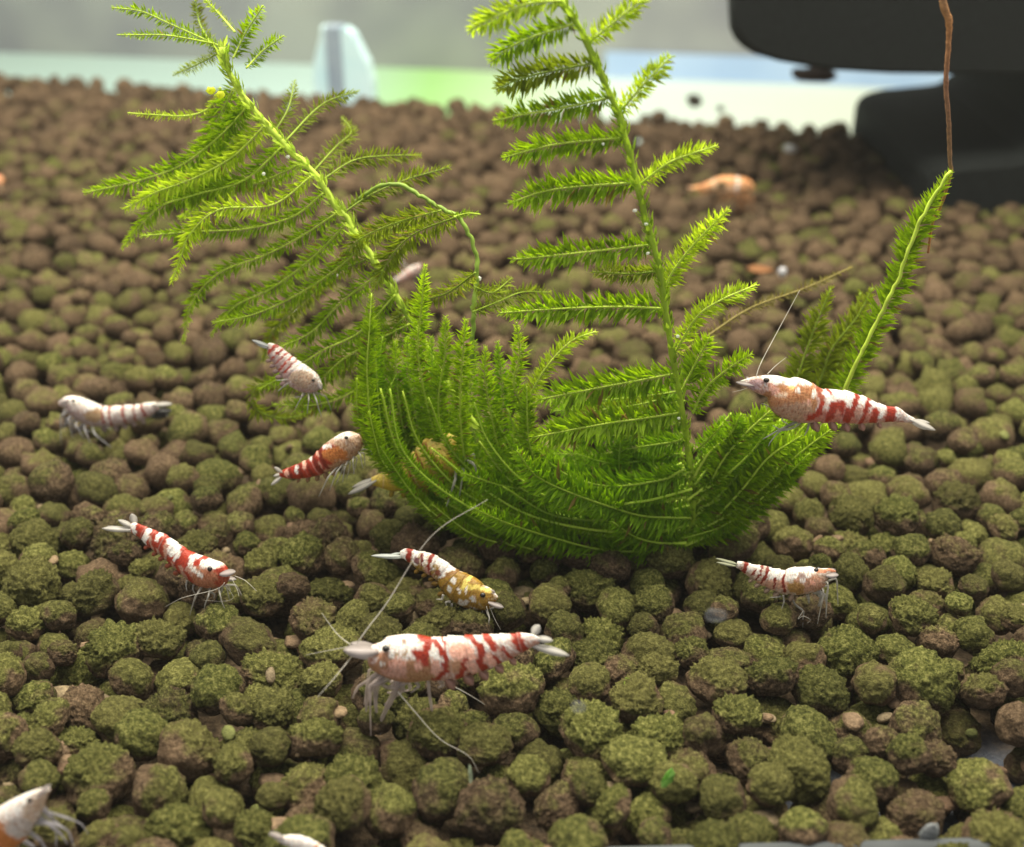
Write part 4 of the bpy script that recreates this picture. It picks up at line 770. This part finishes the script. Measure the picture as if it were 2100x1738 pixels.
# near corner shrimp, out of focus
yA = 4.35
shrimp('large blurred orange and white shrimp cut off by the lower left corner', (0, 1410, 2.3178),
 [((290, 1385), (300, 1405)), ((240, 1385), (270, 1450)), ((170, 1405), (235, 1530)), ((90, 1440), (190, 1610)), ((0, 1490), (110, 1720)), ((-110, 1570), (0, 1810)), ((-240, 1680), (-120, 1900)), ((-380, 1800), (-280, 1980))],
 yA, yA-.1, [('s', [(10, 1540), (60, 1560)], 90, ORG*.9), ('e', 20, 1690, 90, 90, ORG), ('e', 100, 1500, 60, 60, WHT), ('e', 140, 1620, 60, 70, np.array((0.462, 0.409, 0.363)))], base=(WHT, np.array((0.449, 0.330, 0.224))),
 scales=[((190, 1450), (300, 1370), 44), ((200, 1480), (290, 1400), 40), ((230, 1460), (270, 1420), 30)], eye=(175, 1460), eye_r=14, foot=False, auto=0, swim=False, M_=80,
 limb=np.array((.34, .32, .34)), legs=[([(170, 1600), (280, 1600), (350, 1650), (400, 1720)], 26, -.05), ([(200, 1570), (320, 1600), (400, 1640), (440, 1740)], 24, -.03), ([(160, 1640), (240, 1700), (280, 1770)], 30, -.05), ([(240, 1520), (380, 1560), (480, 1600), (520, 1660)], 20, .05), ([(120, 1690), (200, 1740), (220, 1800)], 30, .1), ([(220, 1540), (330, 1640), (330, 1740)], 26, 0), ([(240, 1500), (300, 1560), (360, 1620)], 40, .02)])
shrimp('white shrimp back poking up at the lower picture edge', (0, 1410, 2.3178),
 [((1590, 1655), (1592, 1668)), ((1660, 1668), (1655, 1710)), ((1740, 1660), (1730, 1760)), ((1820, 1680), (1800, 1800)), ((1900, 1730), (1870, 1860)), ((1990, 1800), (1950, 1920))],
 4.3, 4.25, [('s', [(1850, 1700), (1830, 1760)], 14, ORG)], base=(WHT, np.array((0.637, 0.595, 0.561))), foot=False, auto=0, swim=False, M_=60, scales=[((1680, 1685), (1590, 1655), 40)], eye=(1720, 1730), eye_r=9)

# far shrimp
y = gy(1490, 432)
shrimp('blurred orange shrimp far back between the moss and the black filter', (1710, 0, 2.3178),
 [((495, 1112), (497, 1122)), ((465, 1075), (470, 1140)), ((430, 1052), (425, 1150)), ((360, 1042), (350, 1145)), ((290, 1045), (285, 1125)), ((240, 1068), (240, 1130)), ((180, 1092), (185, 1135)), ((110, 1105), (115, 1128))],
 y, y, [('e', 300, 1110, 26, 34, np.array((0.165, 0.119, 0.059))), ('e', 340, 1130, 40, 20, np.array((0.680, 0.468, 0.297))), ('s', [(390, 1050), (385, 1140)], 16, WHT), ('s', [(255, 1070), (255, 1130)], 14, np.array((.75, .55, .35))), ('s', [(180, 1095), (180, 1135)], 14, np.array((.45, .16, .05)))], base=(np.array((0.722, 0.340, 0.128)), np.array((0.475, 0.277, 0.145))), tail=[((140, 1115), (95, 1105), 26), ((140, 1120), (100, 1130), 24)], tailcol=np.array((0.722, 0.468, 0.297)), M_=60, auto=5, eye=(455, 1090), eye_r=8, limb=np.array((.55, .28, .12)),
 legs=[([(420, 1140), (440, 1180), (470, 1200)], 18, -.03), ([(380, 1140), (390, 1190), (430, 1225)], 18, -.03), ([(340, 1140), (330, 1180), (345, 1220)], 18, -.03), ([(310, 1135), (290, 1160), (300, 1200)], 16, -.03), ([(240, 1125), (200, 1150), (160, 1150)], 14, -.03)])
y = gy(835, 600)
shrimp('tiny pink and white shrimp seen between the two moss sprigs', (850, 0, 2.3178),
 [((515, 1560), (517, 1572)), ((490, 1562), (500, 1612)), ((450, 1582), (465, 1642)), ((405, 1618), (415, 1662)), ((370, 1645), (375, 1670)), ((345, 1662), (348, 1674))],
 y, y, [('s', [(440, 1590), (450, 1640)], 10, np.array((0.637, 0.297, 0.212))), ('s', [(400, 1625), (410, 1655)], 9, np.array((0.637, 0.297, 0.212)))], base=(WHT, np.array((0.475, 0.297, 0.277))), M_=50, auto=3, foot=True, eye=(480, 1580), eye_r=6, feelers=[([(440, 1590), (405, 1540), (400, 1480)], 10, 0, .1)])
y = gy(5, 400)
shrimp('orange shrimp just entering at the left picture edge, far back', (0, 0, 2.3178),
 [((18, 1080), (20, 1090)), ((8, 1050), (10, 1110)), ((-20, 1030), (-20, 1120)), ((-70, 1030), (-70, 1120)), ((-140, 1060), (-130, 1120)), ((-200, 1090), (-200, 1115))], y, y, [], base=(np.array((0.722, 0.340, 0.153)), np.array((0.637, 0.357, 0.212))), M_=40, auto=3)

# ------------------------------------------------------------------ small things lying about
def lump(name, px, py, Y, rx, rz, col, label, cat, seed, group=None, mat=None, z=None, fl=1.0):
    V, F, _ = pellet_mesh(2, seed); c = at(px, py, Y); sc = depth(c)/FPX
    o0 = empty(name, tuple(c)); bpy.data.objects.remove(o0)
    me = mesh_data(name, V*np.array([rx*sc, fl*rx*sc, rz*sc]), F, mat or M_BIT, col=np.tile(col, (len(V), 1)))
    o = bpy.data.objects.new(name, me); COL.objects.link(o); o.location = tuple(c); tag(o, label, cat, group); return o
def scrap(px, py, w, h, col, label, ang, seed):
    r_ = np.random.default_rng(seed); c = at(px, py, gy(px, py+h)-.05); sc = depth(c)/FPX; V = []; F = []
    out = [(-.5, -.6), (-.1, -1), (.45, -.75), (.6, 0), (.35, .75), (-.2, 1), (-.65, .45)]
    ca, sa = math.cos(ang), math.sin(ang)
    for k in (0, 1):
        for x, y in [(0, 0)]+out:
            x2 = (x+r_.normal(0, .06)*(k == 0)); X, Z = (x2*ca*w-y*sa*h)*sc, (x2*sa*w+y*ca*h)*sc
            V.append(c+RGT*X+UPV*Z+FWD*(.012*k+.02*math.sin(3*x+2*y)))
    n = len(out); F = [[0, 1+(i+1) % n, 1+i] for i in range(n)]+[[n+1, n+2+i, n+2+(i+1) % n] for i in range(n)]+[[1+i, 1+(i+1) % n, n+2+(i+1) % n, n+2+i] for i in range(n)]
    o = mesh_obj('leaf_fragment', np.array(V)-c, F, M_LEAF, col=np.array(col)*r_.uniform(.75, 1.2, (len(V), 1)), smooth=False); o.location = tuple(c); tag(o, label, 'leaf scrap')
scrap(1290, 1408, 15, 18, (.32, .42, .08), 'bright green leaf scrap between pellets right of the large shrimp', .2, 1)
scrap(1370, 1598, 18, 22, (.24, .45, .10), 'bright green leaf scrap standing between near pellets at lower centre', -.6, 2)
scrap(965, 1590, 6, 20, (.40, .46, .34), 'thin pale sliver between near pellets below the large shrimp', .1, 3)
lump('shell_fragment', 1604, 560, gy(1604, 575), 8, 15, (.50, .50, .52), 'small white shell scrap on the far soil right of the moss', 'shell', 13)
lump('shell_fragment', 1620, 307, gy(1620, 320), 12, 12, (.45, .45, .44), 'faint grey white speck on the soil in front of the filter', 'shell', 14)
lump('shell_fragment', 606, 641, gy(606, 655), 9, 6, (.80, .80, .80), 'white speck behind the left moss sprig', 'shell', 15)
lump('orange_scrap', 1557, 553, gy(1557, 565), 26, 4, (.20, .09, .035), 'flat orange scrap beside the white shell scrap', 'debris', 16)
lump('stray_pellet', 1424, 207, PR[1]+1.0, 16, 15, (.05, .04, .03), 'larger dark pellet stuck to the back glass over the white shelf', 'pellet', 17)
lump('stray_pellet', 1478, 223, PR[1]+.9, 9, 8, (.10, .09, .07), 'smaller dark pellet stuck to the back glass over the white shelf', 'pellet', 18)
lump('brown_flake', 1672, 152, 16.8, 48, 15, (.10, .06, .045), 'brown flake hanging under the black filter body', 'debris', 19)
lump('glass_chip', 1905, 1712, gy(1905, 1730), 17, 34, (.20, .21, .21), 'pale upright chip among pellets near the lower right edge', 'chip', 20, fl=.5)
M_SPOT = attr_mat('water_spot', 0.3, 0.5, alpha=0.11)
lump('water_spot', 1187, 1450, 4.5, 17, 17, (.62, .62, .66), 'faint round water spot on the front glass right of the large shrimp', 'water spot', 21, mat=M_SPOT, fl=.3)
lump('water_spot', 1468, 1263, 4.8, 22, 19, (.45, .47, .47), 'faint smeared water spot on the front glass under the cream shrimp', 'water spot', 22, mat=M_SPOT, fl=.3)
for i, (x, y, dy, r_) in enumerate([(537, 248, 1.2, 5), (590, 322, 1.15, 5), (983, 572, .6, 5), (541, 357, .9, 4), (1325, 460, -.15, 4), (1328, 520, -.15, 4), (1237, 296, -.15, 3.5), (500, 428, .8, 3.5), (1302, 432, -.15, 5), (690, 565, .9, 3.5), (1392, 858, -.15, 4), (1390, 690, -.15, 4)]):
    V, F, _ = pellet_mesh(1, 60+i); c = at(x, y, MOSS_Y+dy); mesh_obj('air_bubble', V*r_*depth(c)/FPX+c, F, M_LIMB, moss, col=np.tile((.9, .92, .85), (len(V), 1)))
for i, (x, y) in enumerate([(432, 186), (452, 195)]): 
    V, F, _ = pellet_mesh(2, 30+i); c = at(x, y, MOSS_Y+1.0); mesh_obj('moss_bud', V*9*depth(c)/FPX+c, F, M_LEAF, moss, col=np.tile((.75, .80, .08), (len(V), 1)))
